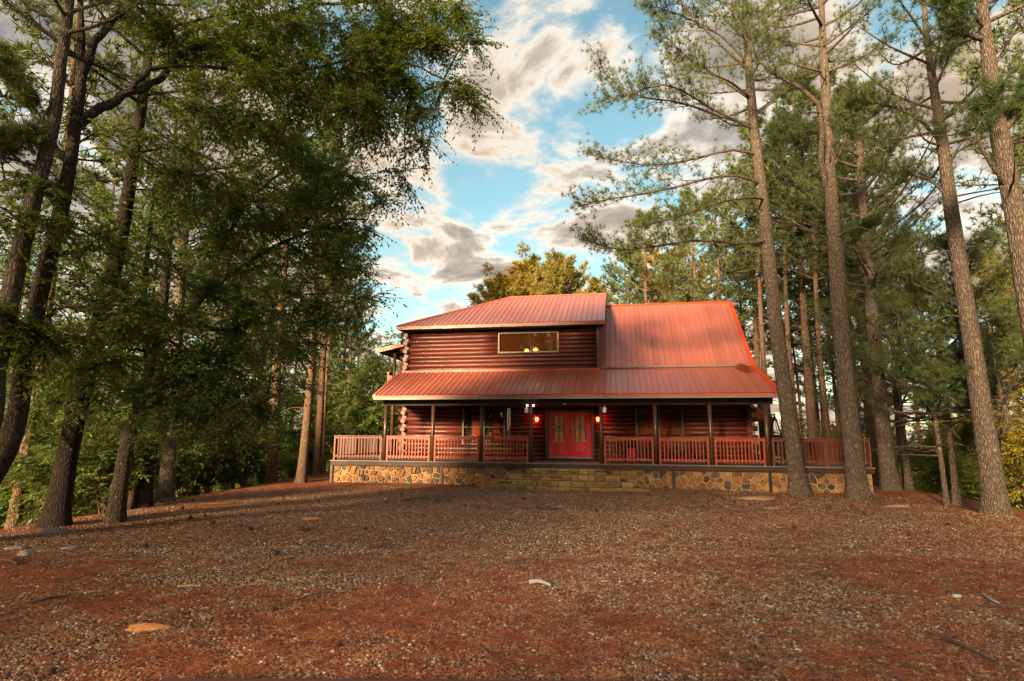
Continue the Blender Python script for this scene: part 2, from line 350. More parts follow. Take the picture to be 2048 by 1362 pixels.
# ------------------------------------------------------------------ instanced ground cover (uncountable)
def scatter(name, pts, rot, scl, tone, sources, label, cat):
    me = bpy.data.meshes.new(name); me.vertices.add(len(pts)); me.vertices.foreach_set('co', np.asarray(pts, np.float32).ravel())
    for nm, dt, key, data in (('rot', 'FLOAT_VECTOR', 'vector', rot), ('scl', 'FLOAT_VECTOR', 'vector', scl), ('tone', 'FLOAT', 'value', tone)):
        a = me.attributes.new(nm, dt, 'POINT'); a.data.foreach_set(key, np.asarray(data, np.float32).ravel())
    a = me.attributes.new('pick', 'INT', 'POINT'); a.data.foreach_set('value', rng.integers(0, len(sources), len(pts)).astype(np.int32))
    c = bpy.data.collections.new(name + ' pieces')
    for s in sources:
        for cc in list(s.users_collection): cc.objects.unlink(s)
        c.objects.link(s)
    o = link(bpy.data.objects.new(name, me)); ng = bpy.data.node_groups.new(name, 'GeometryNodeTree')
    ng.interface.new_socket('Geometry', in_out='INPUT', socket_type='NodeSocketGeometry'); ng.interface.new_socket('Geometry', in_out='OUTPUT', socket_type='NodeSocketGeometry')
    gi, go = ng.nodes.new('NodeGroupInput'), ng.nodes.new('NodeGroupOutput')
    ci = ng.nodes.new('GeometryNodeCollectionInfo'); ci.inputs['Collection'].default_value = c; ci.inputs['Separate Children'].default_value = True; ci.inputs['Reset Children'].default_value = True
    ip = ng.nodes.new('GeometryNodeInstanceOnPoints'); ip.inputs['Pick Instance'].default_value = True
    def att(nm, dt):
        n = ng.nodes.new('GeometryNodeInputNamedAttribute'); n.data_type = dt; n.inputs['Name'].default_value = nm; return n.outputs['Attribute']
    L = ng.links.new
    e2r = ng.nodes.new('FunctionNodeEulerToRotation'); L(att('rot', 'FLOAT_VECTOR'), e2r.inputs[0])
    L(gi.outputs[0], ip.inputs['Points']); L(ci.outputs[0], ip.inputs['Instance']); L(att('pick', 'INT'), ip.inputs['Instance Index'])
    L(e2r.outputs[0], ip.inputs['Rotation']); L(att('scl', 'FLOAT_VECTOR'), ip.inputs['Scale']); L(ip.outputs[0], go.inputs[0])
    md = o.modifiers.new('scatter', 'NODES'); md.node_group = ng
    return tag(o, label, cat, None, 'stuff')
def pebble(k):
    bm = bmesh.new(); bmesh.ops.create_icosphere(bm, subdivisions=1, radius=1)
    for v in bm.verts: v.co *= random.uniform(.8, 1.15)
    for f in bm.faces: f.smooth = True
    me = bpy.data.meshes.new('pebble'); bm.to_mesh(me); bm.free(); me.materials.append(M['pebble'])
    return link(bpy.data.objects.new('pebble', me))
def wave2(x, y):   # soft patchiness shared by gravel and straw
    return (np.sin(x * .9 + 1.3 * np.sin(y * .7)) + np.sin(y * 1.6 + x * .5 + 2) + .7 * np.sin(x * 2.3 - y * 1.9 + 1) + .5 * np.sin(x * 4.1 + y * 3.3)) / 3.2
PALE = [(G(560, 1098), 1.3, .5), (G(490, 1162), 1.2, .35)]       # where the gravel lies bare
def bare(x, y): return sum(np.exp(-((x - c[0]) / a) ** 2 - ((y - c[1]) / b_) ** 2) for c, a, b_ in PALE)
def fan(n, y0, y1, p):
    y = y0 + (y1 - y0) * rng.random(n) ** p; x = (rng.random(n) * 2 - 1) * (y * .95 + .6)
    k = (x > -10.2) & (x < 12.6); return x[k], y[k]
xs, ys = map(np.concatenate, zip(fan(190000, 3.9, 9.5, .85), fan(120000, 9.5, 15, .9), fan(55000, 15, 22, 1)))
pr = 1.0 + .40 * wave2(xs, ys) - .02 * np.abs(xs - 1.5) - .03 * np.maximum(0, -xs) - .02 * np.maximum(ys - 12, 0) + 1.2 * bare(xs, ys)
k = rng.random(len(xs)) < np.clip(pr, .16, 1); xs, ys = xs[k], ys[k]; n = len(xs)
sz = rng.uniform(.007, .018, n) * np.where(rng.random(n) < .08, 1.35, 1) * (1 + .012 * ys)
scl = np.stack([sz * rng.uniform(.9, 1.5, n), sz * rng.uniform(.8, 1.1, n), sz * rng.uniform(.4, .7, n)], -1)
rot = np.stack([rng.normal(0, .25, n), rng.normal(0, .25, n), rng.random(n) * 6.28], -1)
scatter('gravel', np.stack([xs, ys, ground_z(xs, ys) + sz * .25], -1), rot, scl, rng.random(n), [pebble(i) for i in range(4)], 'loose brown and cream river pebbles covering the drive', 'gravel')
def needle_clump():
    m = 14; a = rng.random(m) * 6.28; L = rng.uniform(.07, .15, m); c = rng.normal(0, .05, (m, 2)); z = rng.uniform(.003, .022, m)
    d = np.stack([np.cos(a), np.sin(a)], -1); nn = np.stack([-d[:, 1], d[:, 0]], -1) * .0016
    A = c - d * L[:, None] / 2; B = c + d * L[:, None] / 2
    P = lambda q, zz: np.concatenate([q, zz[:, None]], 1)
    V = np.stack([P(A - nn, z * .5), P(A + nn, z * .5), P(B + nn, z), P(B - nn, z)], 1).reshape(-1, 3)
    return big_mesh('needles', V, [np.arange(m * 4).reshape(-1, 4)], M['needle_litter'])
xs, ys = map(np.concatenate, zip(fan(17000, 3.9, 9, .85), fan(12000, 9, 16, .9), fan(10000, 16, 23, 1)))
pr = .34 - .55 * wave2(xs, ys) + .045 * np.abs(xs - .8) - 1.2 * bare(xs, ys); k = rng.random(len(xs)) < np.clip(pr, .04, .8); xs, ys = xs[k], ys[k]; n = len(xs)
s1 = rng.uniform(.8, 1.3, n); scl = np.stack([s1, s1, s1], -1)
rot = np.stack([np.zeros(n), np.zeros(n), rng.random(n) * 6.28], -1)
scatter('pine_straw', np.stack([xs, ys, ground_z(xs, ys) + .004], -1), rot, scl, rng.random(n), [needle_clump() for i in range(5)], 'rust red fallen pine needles strewn over the gravel', 'pine straw')

# ================================================================== the log cabin
YAW = radians(10.5); DECK = 0.88                      # height of the porch floor over the ground
HO = at_depth(1060, 925.4, 22.5)
cabin = empty('log_cabin', (HO[0], HO[1], HO[2] - DECK), -YAW)
tag(cabin, 'log cabin with red metal roofs, wraparound railed porch and crimson double doors', 'cabin')
EU = np.array([cos(YAW), -sin(YAW), 0]); EV = np.array([sin(YAW), cos(YAW), 0])
def H2W(u, v, w): return np.array(HO) + EU * u + EV * v + [0, 0, w]
D = DECK
def box(name, m, u0, u1, v0, v1, w0, w1, parent=cabin, bevel=0.0):
    return MB().box(u0, u1, v0, v1, w0 + D, w1 + D).build(name, m, parent, bevel)
# --- log walls
PITCH_LOG, RL = .183, .105
wall = box('wall', M['core'], -5.93, 8.42, 2.50, 10.0, -.15, 3.72)
gable = MB().prism([(8.42, 2.5, 3.72 + D), (8.42, 10.1, 3.72 + D), (8.42, 6.3, 7.2 + D)], (-5.4, 0, 0)).build('gable', M['core'], cabin)
upper = box('upper_wall', M['core'], -5.93, 2.56, 2.50, 10.0, 3.74, 5.72)
def hlog(parent, u0, u1, w, m=M['log']):
    n = max(3, int((u1 - u0) / .6)); us = np.linspace(u0, u1, n)
    pts = [(u, 2.46 + random.uniform(-.006, .006), w + D + random.uniform(-.005, .005)) for u in us]
    MB().tube(pts, [RL * random.uniform(.95, 1.035) for _ in pts], 12).build('log', m, parent, smooth=True)
for r in range(14):
    w = .085 + r * PITCH_LOG
    lo = -6.34 if r % 2 else -6.02; hi = 8.84 if r % 2 else 8.50
    segs = [[lo, hi]]
    def cut(a, b):
        out = []
        for s in segs:
            if b <= s[0] or a >= s[1]: out.append(s)
            else: out += [[s[0], a]] * (a > s[0]) + [[b, s[1]]] * (b < s[1])
        return out
    if w < 2.12: segs = cut(.30, 2.36)
    if .62 < w < 2.34: segs = cut(-3.36, -1.44)
    if .42 < w < 2.34: segs = cut(4.06, 5.98)
    for a, b in segs: hlog(wall, a, b, w)
    for u in (-6.04, 8.53):                           # side wall logs cross at the corners
        MB().tube([(u, 2.16 if r % 2 == 0 else 2.34, w + D + PITCH_LOG / 2), (u, 9.9, w + D + PITCH_LOG / 2)], RL * .98, 12).build('log', M['log_side'], wall, smooth=True)
for r in range(10):
    w = 3.93 + r * PITCH_LOG; lo = -6.36 if r % 2 else -6.02
    segs = [[lo, 2.52]]
    if 4.62 < w < 5.52: segs = [[lo, -1.80], [.90, 2.52]]
    for a, b in segs: hlog(upper, a, b, w)
    MB().tube([(-6.04, 2.14 if r % 2 == 0 else 2.32, w + D + PITCH_LOG / 2), (-6.04, 9.9, w + D + PITCH_LOG / 2)], RL * .98, 12).build('log', M['log_side'], upper, smooth=True)
box('corner_trim', M['post'], 2.52, 2.66, 2.33, 2.60, 3.86, 5.70)
box('side_wall', M['roof'], 2.575, 2.60, 2.6, 6.2, 3.9, 5.75)

# --- roofs of ribbed metal: every strip between two ribs is a panel
def roof_sheet(name, e0, e1, r0, r1, step=.228, ins=.0):
    """eave line e0..e1, ridge line r0..r1 (local u,v,w); panels run from eave to ridge at constant u"""
    e0, e1, r0, r1 = [np.array(p, float) + [0, 0, D] for p in (e0, e1, r0, r1)]
    nrm = np.cross(e1 - e0, r0 - e0); nrm /= np.linalg.norm(nrm); nrm *= 1 if nrm[2] > 0 else -1
    base = MB().add([p - nrm * .03 for p in (e0, e1, r1, r0)] + [p - nrm * .08 for p in (e0, e1, r1, r0)],
                    [(0, 1, 2, 3), (4, 7, 6, 5), (0, 4, 5, 1), (1, 5, 6, 2), (2, 6, 7, 3), (3, 7, 4, 0)]).build(name, M['roof'], cabin)
    ua, ub = e0[0], e1[0]; us = np.arange(ua, ub - .06, step).tolist() + [ub]
    def top(u):                                        # where the strip at u ends: ridge or hip
        if r0[0] <= u <= r1[0]: t = 1.0
        elif u < r0[0]: t = (u - e0[0]) / max(1e-6, r0[0] - e0[0])
        else: t = (e1[0] - u) / max(1e-6, e1[0] - r1[0])
        t = min(max(t, 0.0), 1.0); s = (e0 + (r0 - e0) * t)
        return np.array([u, s[1], s[2]])
    bot = lambda u: np.array([u, e0[1], e0[2]])
    for a, b in zip(us[:-1], us[1:]):
        A, B, C, Dd = bot(a), bot(b), top(b), top(a)
        if np.linalg.norm(Dd - A) < .05 and np.linalg.norm(C - B) < .05: continue
        g = min(.034, (b - a) * .3); hgt = nrm * .024; du = np.array([1.0, 0, 0])
        sl = lambda P, Q, off: (P + du * off, Q + du * off)
        p0, q0 = A, Dd; p1, q1 = A + du * g * .3 + hgt, Dd + du * g * .3 + hgt; p2, q2 = A + du * g * .7 + hgt, Dd + du * g * .7 + hgt
        p3, q3 = A + du * g, Dd + du * g; lift = nrm * random.uniform(-.0015, .0015)
        cols = [(p0, q0), (p1, q1), (p2, q2), (p3, q3), ((p3 + B) / 2 + lift, (q3 + C) / 2 + lift), (B, C)]
        V = [x for c in cols for x in c]
        MB().add(V, [(2 * i, 2 * i + 2, 2 * i + 3, 2 * i + 1) for i in range(len(cols) - 1)]).build('roof_panel', M['roof'], base)
    return base
PE, PB = (-.50, 2.585), (2.42, 3.87)
porch_roof = roof_sheet('porch_roof', (-6.28, *PE), (9.10, *PE), (-6.28, *PB), (8.74, *PB))
main_roof = roof_sheet('main_roof', (2.62, 2.40, 3.92), (8.74, 2.40, 3.92), (2.62, 6.30, 7.46), (8.74, 6.30, 7.46))
upper_roof = roof_sheet('upper_roof', (-6.34, 1.80, 5.84), (2.90, 1.80, 5.84), (-2.05, 6.30, 8.10), (2.90, 6.30, 8.10))
def sheet(name, pts, m, th=.05, parent=cabin):
    P = [np.array(p, float) + [0, 0, D] for p in pts]; n = np.cross(P[1] - P[0], P[2] - P[0]); n /= np.linalg.norm(n)
    return MB().prism(P, -n * th).build(name, m, parent)
sheet('rear_roof', [(2.62, 6.32, 7.44), (8.74, 6.32, 7.44), (8.74, 10.5, 3.8), (2.62, 10.5, 3.8)], M['roof'])
sheet('rear_upper_roof', [(-2.05, 6.32, 8.08), (2.90, 6.32, 8.08), (2.90, 10.6, 5.9), (-6.34, 10.6, 5.9)], M['roof'])
sheet('hip_roof', [(-6.36, 1.82, 5.80), (-2.07, 6.31, 8.07), (-6.36, 10.6, 5.80)], M['roof'])
def cap(name, a, b, m=M['roof'], wd=.13, parent=None):
    a, b = np.array(a) + [0, 0, D], np.array(b) + [0, 0, D]
    return MB().tube([a, (a + b) / 2, b], [wd * .5] * 3, 6).build(name, m, parent or cabin)
cap('ridge_cap', (2.62, 6.30, 7.46), (8.76, 6.30, 7.46), M['trim'], .12, main_roof)
cap('ridge_cap', (-2.05, 6.30, 8.10), (2.92, 6.30, 8.10), M['roof'], .12, upper_roof)
cap('hip_cap', (-6.34, 1.80, 5.85), (-2.05, 6.30, 8.10), M['roof'], .11, upper_roof)
MB().add([(8.72, 2.40, 3.95 + D), (8.90, 2.40, 3.93 + D), (8.90, 6.3, 7.47 + D), (8.72, 6.3, 7.49 + D), (8.72, 2.40, 3.75 + D), (8.90, 2.40, 3.73 + D), (8.90, 6.3, 7.27 + D), (8.72, 6.3, 7.29 + D)],
         [(0, 1, 2, 3), (4, 7, 6, 5), (0, 4, 5, 1), (1, 5, 6, 2), (2, 6, 7, 3), (3, 7, 4, 0)]).build('rake_trim', M['trim'], main_roof)
MB().add([(8.98, -.5, 2.62 + D), (9.13, -.5, 2.62 + D), (8.90, 2.4, 3.94 + D), (8.66, 2.4, 3.94 + D), (8.98, -.5, 2.50 + D), (9.13, -.5, 2.50 + D), (8.90, 2.4, 3.80 + D), (8.66, 2.4, 3.80 + D)],
         [(0, 1, 2, 3), (4, 7, 6, 5), (0, 4, 5, 1), (1, 5, 6, 2), (2, 6, 7, 3), (3, 7, 4, 0)]).build('rake_trim', M['trim'], porch_roof)
MB().add([(-6.32, -.5, 2.62 + D), (-6.2, -.5, 2.62 + D), (-6.2, 2.42, 3.91 + D), (-6.32, 2.42, 3.91 + D), (-6.32, -.5, 2.48 + D), (-6.2, -.5, 2.48 + D), (-6.2, 2.42, 3.77 + D), (-6.32, 2.42, 3.77 + D)],
         [(0, 1, 2, 3), (4, 7, 6, 5), (0, 4, 5, 1), (1, 5, 6, 2), (2, 6, 7, 3), (3, 7, 4, 0)]).build('rake_trim', M['roof'], porch_roof)
box('flashing', M['trim'], -6.2, 2.66, 2.26, 2.345, 3.80, 3.885)
box('flashing', M['gutter'], 2.68, 8.70, 2.355, 2.40, 3.875, 3.93)
# eaves
box('drip_edge', M['trim'], -6.30, 9.12, -.525, -.47, 2.50, 2.565)
box('gutter', M['gutter'], -6.28, 9.10, -.51, -.40, 2.405, 2.495)
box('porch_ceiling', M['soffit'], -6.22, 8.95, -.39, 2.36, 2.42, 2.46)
box('header_beam', M['dark'], -6.12, 8.90, .06, .24, 2.20, 2.415)
box('drip_edge', M['trim'], -6.36, 2.92, 1.775, 1.83, 5.755, 5.82)
box('gutter', M['gutter'], -6.34, 2.90, 1.79, 1.88, 5.69, 5.75)
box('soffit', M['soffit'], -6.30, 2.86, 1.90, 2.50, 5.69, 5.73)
# --- porch deck
box('porch_floor', M['deck'], -8.25, 12.05, -.055, 2.48, -.035, .0)
box('side_deck', M['deck'], -8.25, -5.95, 2.49, 9.0, -.035, .0); box('side_deck', M['deck'], 8.45, 12.05, 2.49, 9.0, -.035, .0)
box('deck_beam', M['dark'], -8.22, 12.02, -.03, .06, -.20, -.04)
for u in (-8.18, -3.52, 5.30, 8.62): box('deck_support', M['black'], u - .05, u + .05, -.02, .05, -1.05, -.205)
POSTS = [-5.99, -3.97, -1.96, .02, 2.72, 4.73, 6.70, 8.65]
for u in POSTS: MB().tube([(u, .15, D), (u, .15, D + 1.1), (u, .15, D + 2.195)], [.082, .078, .075], 12).build('porch_post', M['post'], cabin, smooth=True)
bal_me = {}
def railing(u0, u1, v, m=M['rail'], mb=M['baluster'], along='u', w0=0.0, parent=cabin, step=.122):
    B = MB()
    def bx(a, b, c, d, e, f):
        if along == 'u': B.box(a, b, v + c, v + d, w0 + e + D, w0 + f + D)
        else: B.box(v + c, v + d, a, b, w0 + e + D, w0 + f + D)
    bx(u0, u1, -.075, .075, .955, .99); bx(u0 + .03, u1 - .03, -.022, .022, .865, .95); bx(u0 + .03, u1 - .03, -.022, .022, .12, .20)
    for a in (u0, u1 - .07): bx(a, a + .07, -.04, .04, .002, .953)
    r = B.build('railing', m, parent)
    key = mb.name
    if key not in bal_me:
        o = MB().box(-.019, .019, -.019, .019, .07, .90).build('baluster', mb, r); bal_me[key] = o.data; COL.objects.unlink(o); bpy.data.objects.remove(o)
    n = int((u1 - u0 - .14) / step); st = (u1 - u0 - .14) / n
    for i in range(1, n):
        o = bpy.data.objects.new('baluster', bal_me[key]); link(o, r); c = u0 + .07 + i * st
        o.location = (c, v - .043, w0 + D) if along == 'u' else (v - .043, c, w0 + D)
        o.rotation_euler = (random.uniform(-.006, .006), random.uniform(-.008, .008), random.uniform(-.1, .1))
    return r
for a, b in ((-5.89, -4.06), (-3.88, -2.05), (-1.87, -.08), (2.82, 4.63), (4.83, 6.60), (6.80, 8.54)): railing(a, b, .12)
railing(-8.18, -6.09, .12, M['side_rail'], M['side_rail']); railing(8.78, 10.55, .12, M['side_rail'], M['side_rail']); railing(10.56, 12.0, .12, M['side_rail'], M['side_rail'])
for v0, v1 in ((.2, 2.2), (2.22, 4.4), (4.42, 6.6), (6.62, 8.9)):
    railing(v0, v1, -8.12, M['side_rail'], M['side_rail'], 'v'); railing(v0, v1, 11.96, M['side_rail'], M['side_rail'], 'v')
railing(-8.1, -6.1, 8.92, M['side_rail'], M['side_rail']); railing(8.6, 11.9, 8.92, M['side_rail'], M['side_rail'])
# --- stone foundation
found = box('foundation', M['mortar'], -8.12, 11.95, .07, 9.0, -1.25, -.21)
def clip(poly, a, b):                                   # keep the half plane nearer to a than to b
    mx, d = (a + b) / 2, b - a; out = []
    for i in range(len(poly)):
        p, q = poly[i], poly[(i + 1) % len(poly)]; sp, sq = (p - mx) @ d, (q - mx) @ d
        if sp <= 0: out.append(p)
        if sp * sq < 0: out.append(p + (q - p) * sp / (sp - sq))
    return out
def stones(parent, u0, u1, w0, w1, size, v, m, depth=.06):
    nu, nw = int((u1 - u0) / size), max(2, int((w1 - w0) / (size * .78))); S = []
    for i in range(nu):
        for j in range(nw):
            if random.random() < .22: continue
            S.append((u0 + (i + .5 + random.uniform(-.5, .5) + .5 * (j % 2)) * (u1 - u0) / nu, w0 + (j + .5 + random.uniform(-.45, .45)) * (w1 - w0) / nw))
    S = np.array(S)
    for s in S:
        d = np.hypot(*(S - s).T); poly = [np.array(p) for p in ((u0, w0), (u1, w0), (u1, w1), (u0, w1))]
        for k in np.argsort(d)[1:22]:
            poly = clip(poly, s, S[k])
            if len(poly) < 3: break
        if len(poly) < 3: continue
        c = sum(poly) / len(poly); P = []
        for p in poly:
            r = np.linalg.norm(p - c); P.append(c + (p - c) * max(.4, (r - .024) / r))
        if len(P) < 3 or max(np.hypot(*(q - c)) for q in P) < .05: continue
        dp = depth * random.uniform(.5, 1.25); n = len(P); tilt = np.random.uniform(-.05, .05, 2)
        ring = lambda k, vv: [(*(c + (p - c) * k)[:1], v - vv - (0 if vv < 0 else tilt @ (p - c)), (c + (p - c) * k)[1] + D) for p in P]
        V = ring(1, -.03) + ring(1.0, dp * .5) + ring(.86, dp) + [(c[0], v - dp * 1.1, c[1] + D)]
        F = [(a * n + i, a * n + (i + 1) % n, (a + 1) * n + (i + 1) % n, (a + 1) * n + i) for a in (0, 1) for i in range(n)] + [(2 * n + i, 2 * n + (i + 1) % n, 3 * n) for i in range(n)]
        MB().add(V, F).build('stone', m, parent)
stones(found, -8.10, 11.93, -1.02, -.215, .215, .07, M['stone'])
# --- stone steps: courses of stacked blocks
steps = MB().box(.05, 2.75, -.30, .02, -1.1 + D, -.20 + D).box(-.55, 3.2, -.62, -.30, -1.1 + D, -.40 + D).box(-1.05, 3.6, -.94, -.62, -1.1 + D, -.60 + D).box(-1.5, 4.15, -1.25, -.94, -1.1 + D, -.79 + D).build('stone_steps', M['mortar'], cabin)
for (u0, u1, v0, w0, w1) in ((-.12, 2.92, -.36, -.385, -.205), (-.72, 3.38, -.68, -.585, -.39), (-1.20, 3.85, -1.0, -.785, -.59), (-1.7, 4.4, -1.32, -.97, -.78)):
    u = u0
    while u < u1 - .08:
        L = min(random.uniform(.2, .52), u1 - u)
        if random.random() < .35 and L > .3:           # two thin stones instead of one block
            mid = (w0 + w1) / 2 + random.uniform(-.02, .02); parts = ((w0, mid - .008), (mid + .006, w1))
        else: parts = ((w0, w1),)
        for a, b in parts:
            MB().box(u + .008, u + L - .008, v0 - random.uniform(0, .05), v0 + .30, a + D, b + D - random.uniform(0, .02)).build('stone', M['step_stone'], steps, bevel=.014)
        u += L
# --- double doors
box('door_casing', M['frame'], .30, .43, 2.30, 2.46, .0, 2.12); box('door_casing', M['frame'], 2.23, 2.36, 2.30, 2.46, .0, 2.12)
box('door_casing', M['frame'], .435, 2.225, 2.30, 2.46, 2.015, 2.12); box('door_step', M['dark'], .28, 2.38, 2.20, 2.44, .002, .105)
box('threshold', M['white'], .44, 2.22, 2.31, 2.45, .108, .135)
def bar(p, q, r=.007, m=M['lead'], parent=None, name='came'): return MB().tube([p, q], [r, r], 6).build(name, m, parent)
for s, (a, b) in enumerate(((.44, 1.325), (1.335, 2.22))):
    d = box('door', M['door'], a, b, 2.37, 2.42, .14, 2.01); cu = (a + b) / 2; g0, g1, z0, z1 = cu - .255, cu + .255, .80, 1.90
    MB().box(g0 - .03, g0, 2.345, 2.369, z0 - .03 + D, z1 + .03 + D).box(g1, g1 + .03, 2.345, 2.369, z0 - .03 + D, z1 + .03 + D).box(g0, g1, 2.345, 2.369, z0 - .03 + D, z0 + D).box(g0, g1, 2.345, 2.369, z1 + D, z1 + .03 + D).build('glass_frame', M['door'], d)
    MB().box(g0 + .055, g1 - .055, 2.358, 2.366, z0 + .07 + D, z1 - .04 + D).build('amber_pane', M['amber'], d)
    for (x0, x1, y0, y1) in ((g0 + .002, g0 + .048, z0 + .25, z0 + .52), (g1 - .048, g1 - .002, z0 + .25, z0 + .52), (g0 + .002, g0 + .048, z0 + .64, z1 - .05), (g1 - .048, g1 - .002, z0 + .64, z1 - .05)):
        MB().box(x0, x1, 2.359, 2.365, y0 + D, y1 + D).build('border_pane', M['lead'], d)
    for (x0, x1, y0, y1) in ((g0 + .01, cu - .02, z0 + .006, z0 + .06), (cu + .02, g1 - .01, z0 + .006, z0 + .06), (g0 + .002, g0 + .05, z0 + .53, z0 + .63), (g1 - .05, g1 - .002, z0 + .53, z0 + .63)):
        MB().box(x0, x1, 2.357, 2.365, y0 + D, y1 + D).build('bevel_pane', M['bevel_glass'], d)
    for q in (g0 + .05, cu - .012, cu + .012, g1 - .05): bar((q, 2.352, z0 + D), (q, 2.352, z1 + D), .008, parent=d)
    for q in (z0 + .065, z0 + .58): bar((g0, 2.352, q + D), (g1, 2.352, q + D), .008, parent=d)
    cz = z0 + .58 + D
    MB().add([(cu + .125 * cos(t), 2.346, cz + .125 * sin(t)) for t in np.arange(20) * pi / 10], [tuple(range(20))]).build('round_pane', M['bevel_glass'], d)
    MB().tube([(cu + .13 * cos(t), 2.342, cz + .13 * sin(t)) for t in np.linspace(0, 2 * pi, 25)], [.014] * 25, 6, False).build('came_ring', M['lead'], d)
    star = []
    for i in range(10):
        rr = .105 if i % 2 == 0 else .045; t = pi / 2 + i * pi / 5; star.append((cu + rr * cos(t), 2.343, cz + rr * sin(t)))
    MB().add(star + [(cu, 2.330, cz)], [(i, (i + 1) % 10, 10) for i in range(10)]).build('star', M['lead'], d)
    for k in (0, 1):
        x0 = cu - .25 + k * .27
        MB().box(x0, x0 + .22, 2.352, 2.369, .30 + D, .66 + D).build('raised_panel', M['door'], d, bevel=.008)
    if s == 1:
        MB().box(1.36, 1.40, 2.34, 2.369, 1.05 + D, 1.28 + D).tube([(1.38, 2.30, 1.09 + D), (1.38, 2.29, 1.17 + D), (1.38, 2.30, 1.25 + D)], [.012] * 3, 6).tube([(1.38, 2.369, 1.0 + D), (1.38, 2.32, 1.0 + D)], [.03, .03], 8).build('handle', M['black'], d)
# --- windows
def window(u0, u1, w0, w1, fm, gm, mull=(), horiz=(), v=2.345):
    B = MB(); t = .07
    B.box(u0, u0 + t, v, v + .12, w0 + D, w1 + D).box(u1 - t, u1, v, v + .12, w0 + D, w1 + D).box(u0 + t, u1 - t, v + .002, v + .12, w0 + D, w0 + t + D).box(u0 + t, u1 - t, v + .002, v + .12, w1 - t + D, w1 + D)
    for q in mull: B.box(q - .05, q + .05, v + .003, v + .12, w0 + t + D, w1 - t + D)
    win = B.build('window', fm, cabin); ed = [u0 + t] + [x for q in mull for x in (q - .05, q + .05)] + [u1 - t]
    for a, b in zip(ed[::2], ed[1::2]):
        MB().quad((a, v + .055, w0 + t + D), (b, v + .055, w0 + t + D), (b, v + .055, w1 - t + D), (a, v + .055, w1 - t + D)).build('pane', gm, win)
        for q in horiz: MB().box(a, b, v + .03, v + .05, q - .018 + D, q + .018 + D).build('sash_bar', fm, win)
    return win
W1 = window(-3.36, -1.44, .62, 2.36, M['frame'], M['glass'], (-2.40,), (1.38,))
W2 = window(4.06, 5.98, .42, 2.36, M['frame'], M['glass'], (5.02,), (1.28,))
W3 = window(-1.80, .90, 4.60, 5.54, M['frame_tan'], M['glass_coated'])
for a, b, w0, w1 in ((-2.95, -2.55, 2.02, 2.24), (-2.93, -2.58, .75, 1.92), (-2.22, -2.12, 2.02, 2.24), (-1.98, -1.62, 2.02, 2.24), (-1.98, -1.64, 1.60, 1.94), (-1.98, -1.68, 1.32, 1.55), (-1.98, -1.68, 1.10, 1.28), (-1.98, -1.66, .75, 1.04)):
    MB().box(a, b, 2.425, 2.435, w0 + D, w1 + D).build('shade', M['drape_and_reflection'], W1)  # red blocks paint the sunlit scene mirrored in the left window's panes
for a, b in ((4.14, 4.96), (5.08, 5.90)):
    MB().box(a, b, 2.415, 2.43, 2.02 + D, 2.28 + D).build('valance', M['valance'], W2)
    x0, x1 = (a, b) if a < 5 else (b, a); sg = 1 if a < 5 else -1
    MB().prism([(x0, 2.432, 2.01 + D), (x0 + sg * .62, 2.432, 2.01 + D), (x0 + sg * .30, 2.432, 1.5 + D), (x0 + sg * .1, 2.432, 1.18 + D), (x0 + sg * .22, 2.432, .55 + D), (x0, 2.432, .55 + D)], (0, .008, 0)).build('curtain', M['curtain'], W2)
    MB().box(a, b, 2.446, 2.452, .55 + D, 2.0 + D).build('drape', M['drape_and_reflection'], W2)
MB().box(-1.72, .82, 2.44, 2.45, 4.67 + D, 5.47 + D).build('blind', simple('amber blind', (.30, .11, .02), .9, .5, 3), W3)
for u, w, r in ((-.52, 4.68, .10), (-.12, 4.71, .105)):
    MB().tube([(u, 2.42, w + D), (u, 2.42, w + r * .5 + D), (u, 2.42, w + r + D)], [r, r * .8, r * .25], 12).build('lamp_shade', M['warm_glow'], W3, smooth=True)
# --- wall lamps, small fittings under the eave
for u in (-.02 - .03, 2.53):
    l = MB().tube([(u, 2.34, 1.80 + D), (u, 2.26, 1.86 + D), (u, 2.22, 1.80 + D)], [.014] * 3, 6).tube([(u, 2.22, 1.80 + D), (u, 2.22, 1.83 + D), (u, 2.22, 1.86 + D)], [.085, .06, .01], 8).build('wall_lamp', M['black'], cabin)
    MB().tube([(u, 2.22, 1.64 + D), (u, 2.22, 1.72 + D), (u, 2.22, 1.795 + D)], [.045, .066, .06], 8).build('lamp_glass', M['red_glow'], l, smooth=True)
for u, du in ((-.16, 0), (2.86, .03)):
    MB().box(u - .07, u + .07, .08, .18, 1.90 + D, 2.10 + D).tube([(u, .13, 2.10 + D), (u, .13, 2.2 + D)], [.012, .012], 6).build('porch_speaker', M['white'], cabin, bevel=.01)
for u in (-.11, .13): MB().tube([(u, .02, 2.17 + D), (u, -.02, 2.19 + D), (u, -.05, 2.20 + D)], [.03, .035, .01], 8).build('flood_bulb', M['bulb_white'], cabin, smooth=True)
MB().box(1.28, 1.42, .02, .055, 2.22 + D, 2.26 + D).build('porch_sensor', M['white'], cabin)
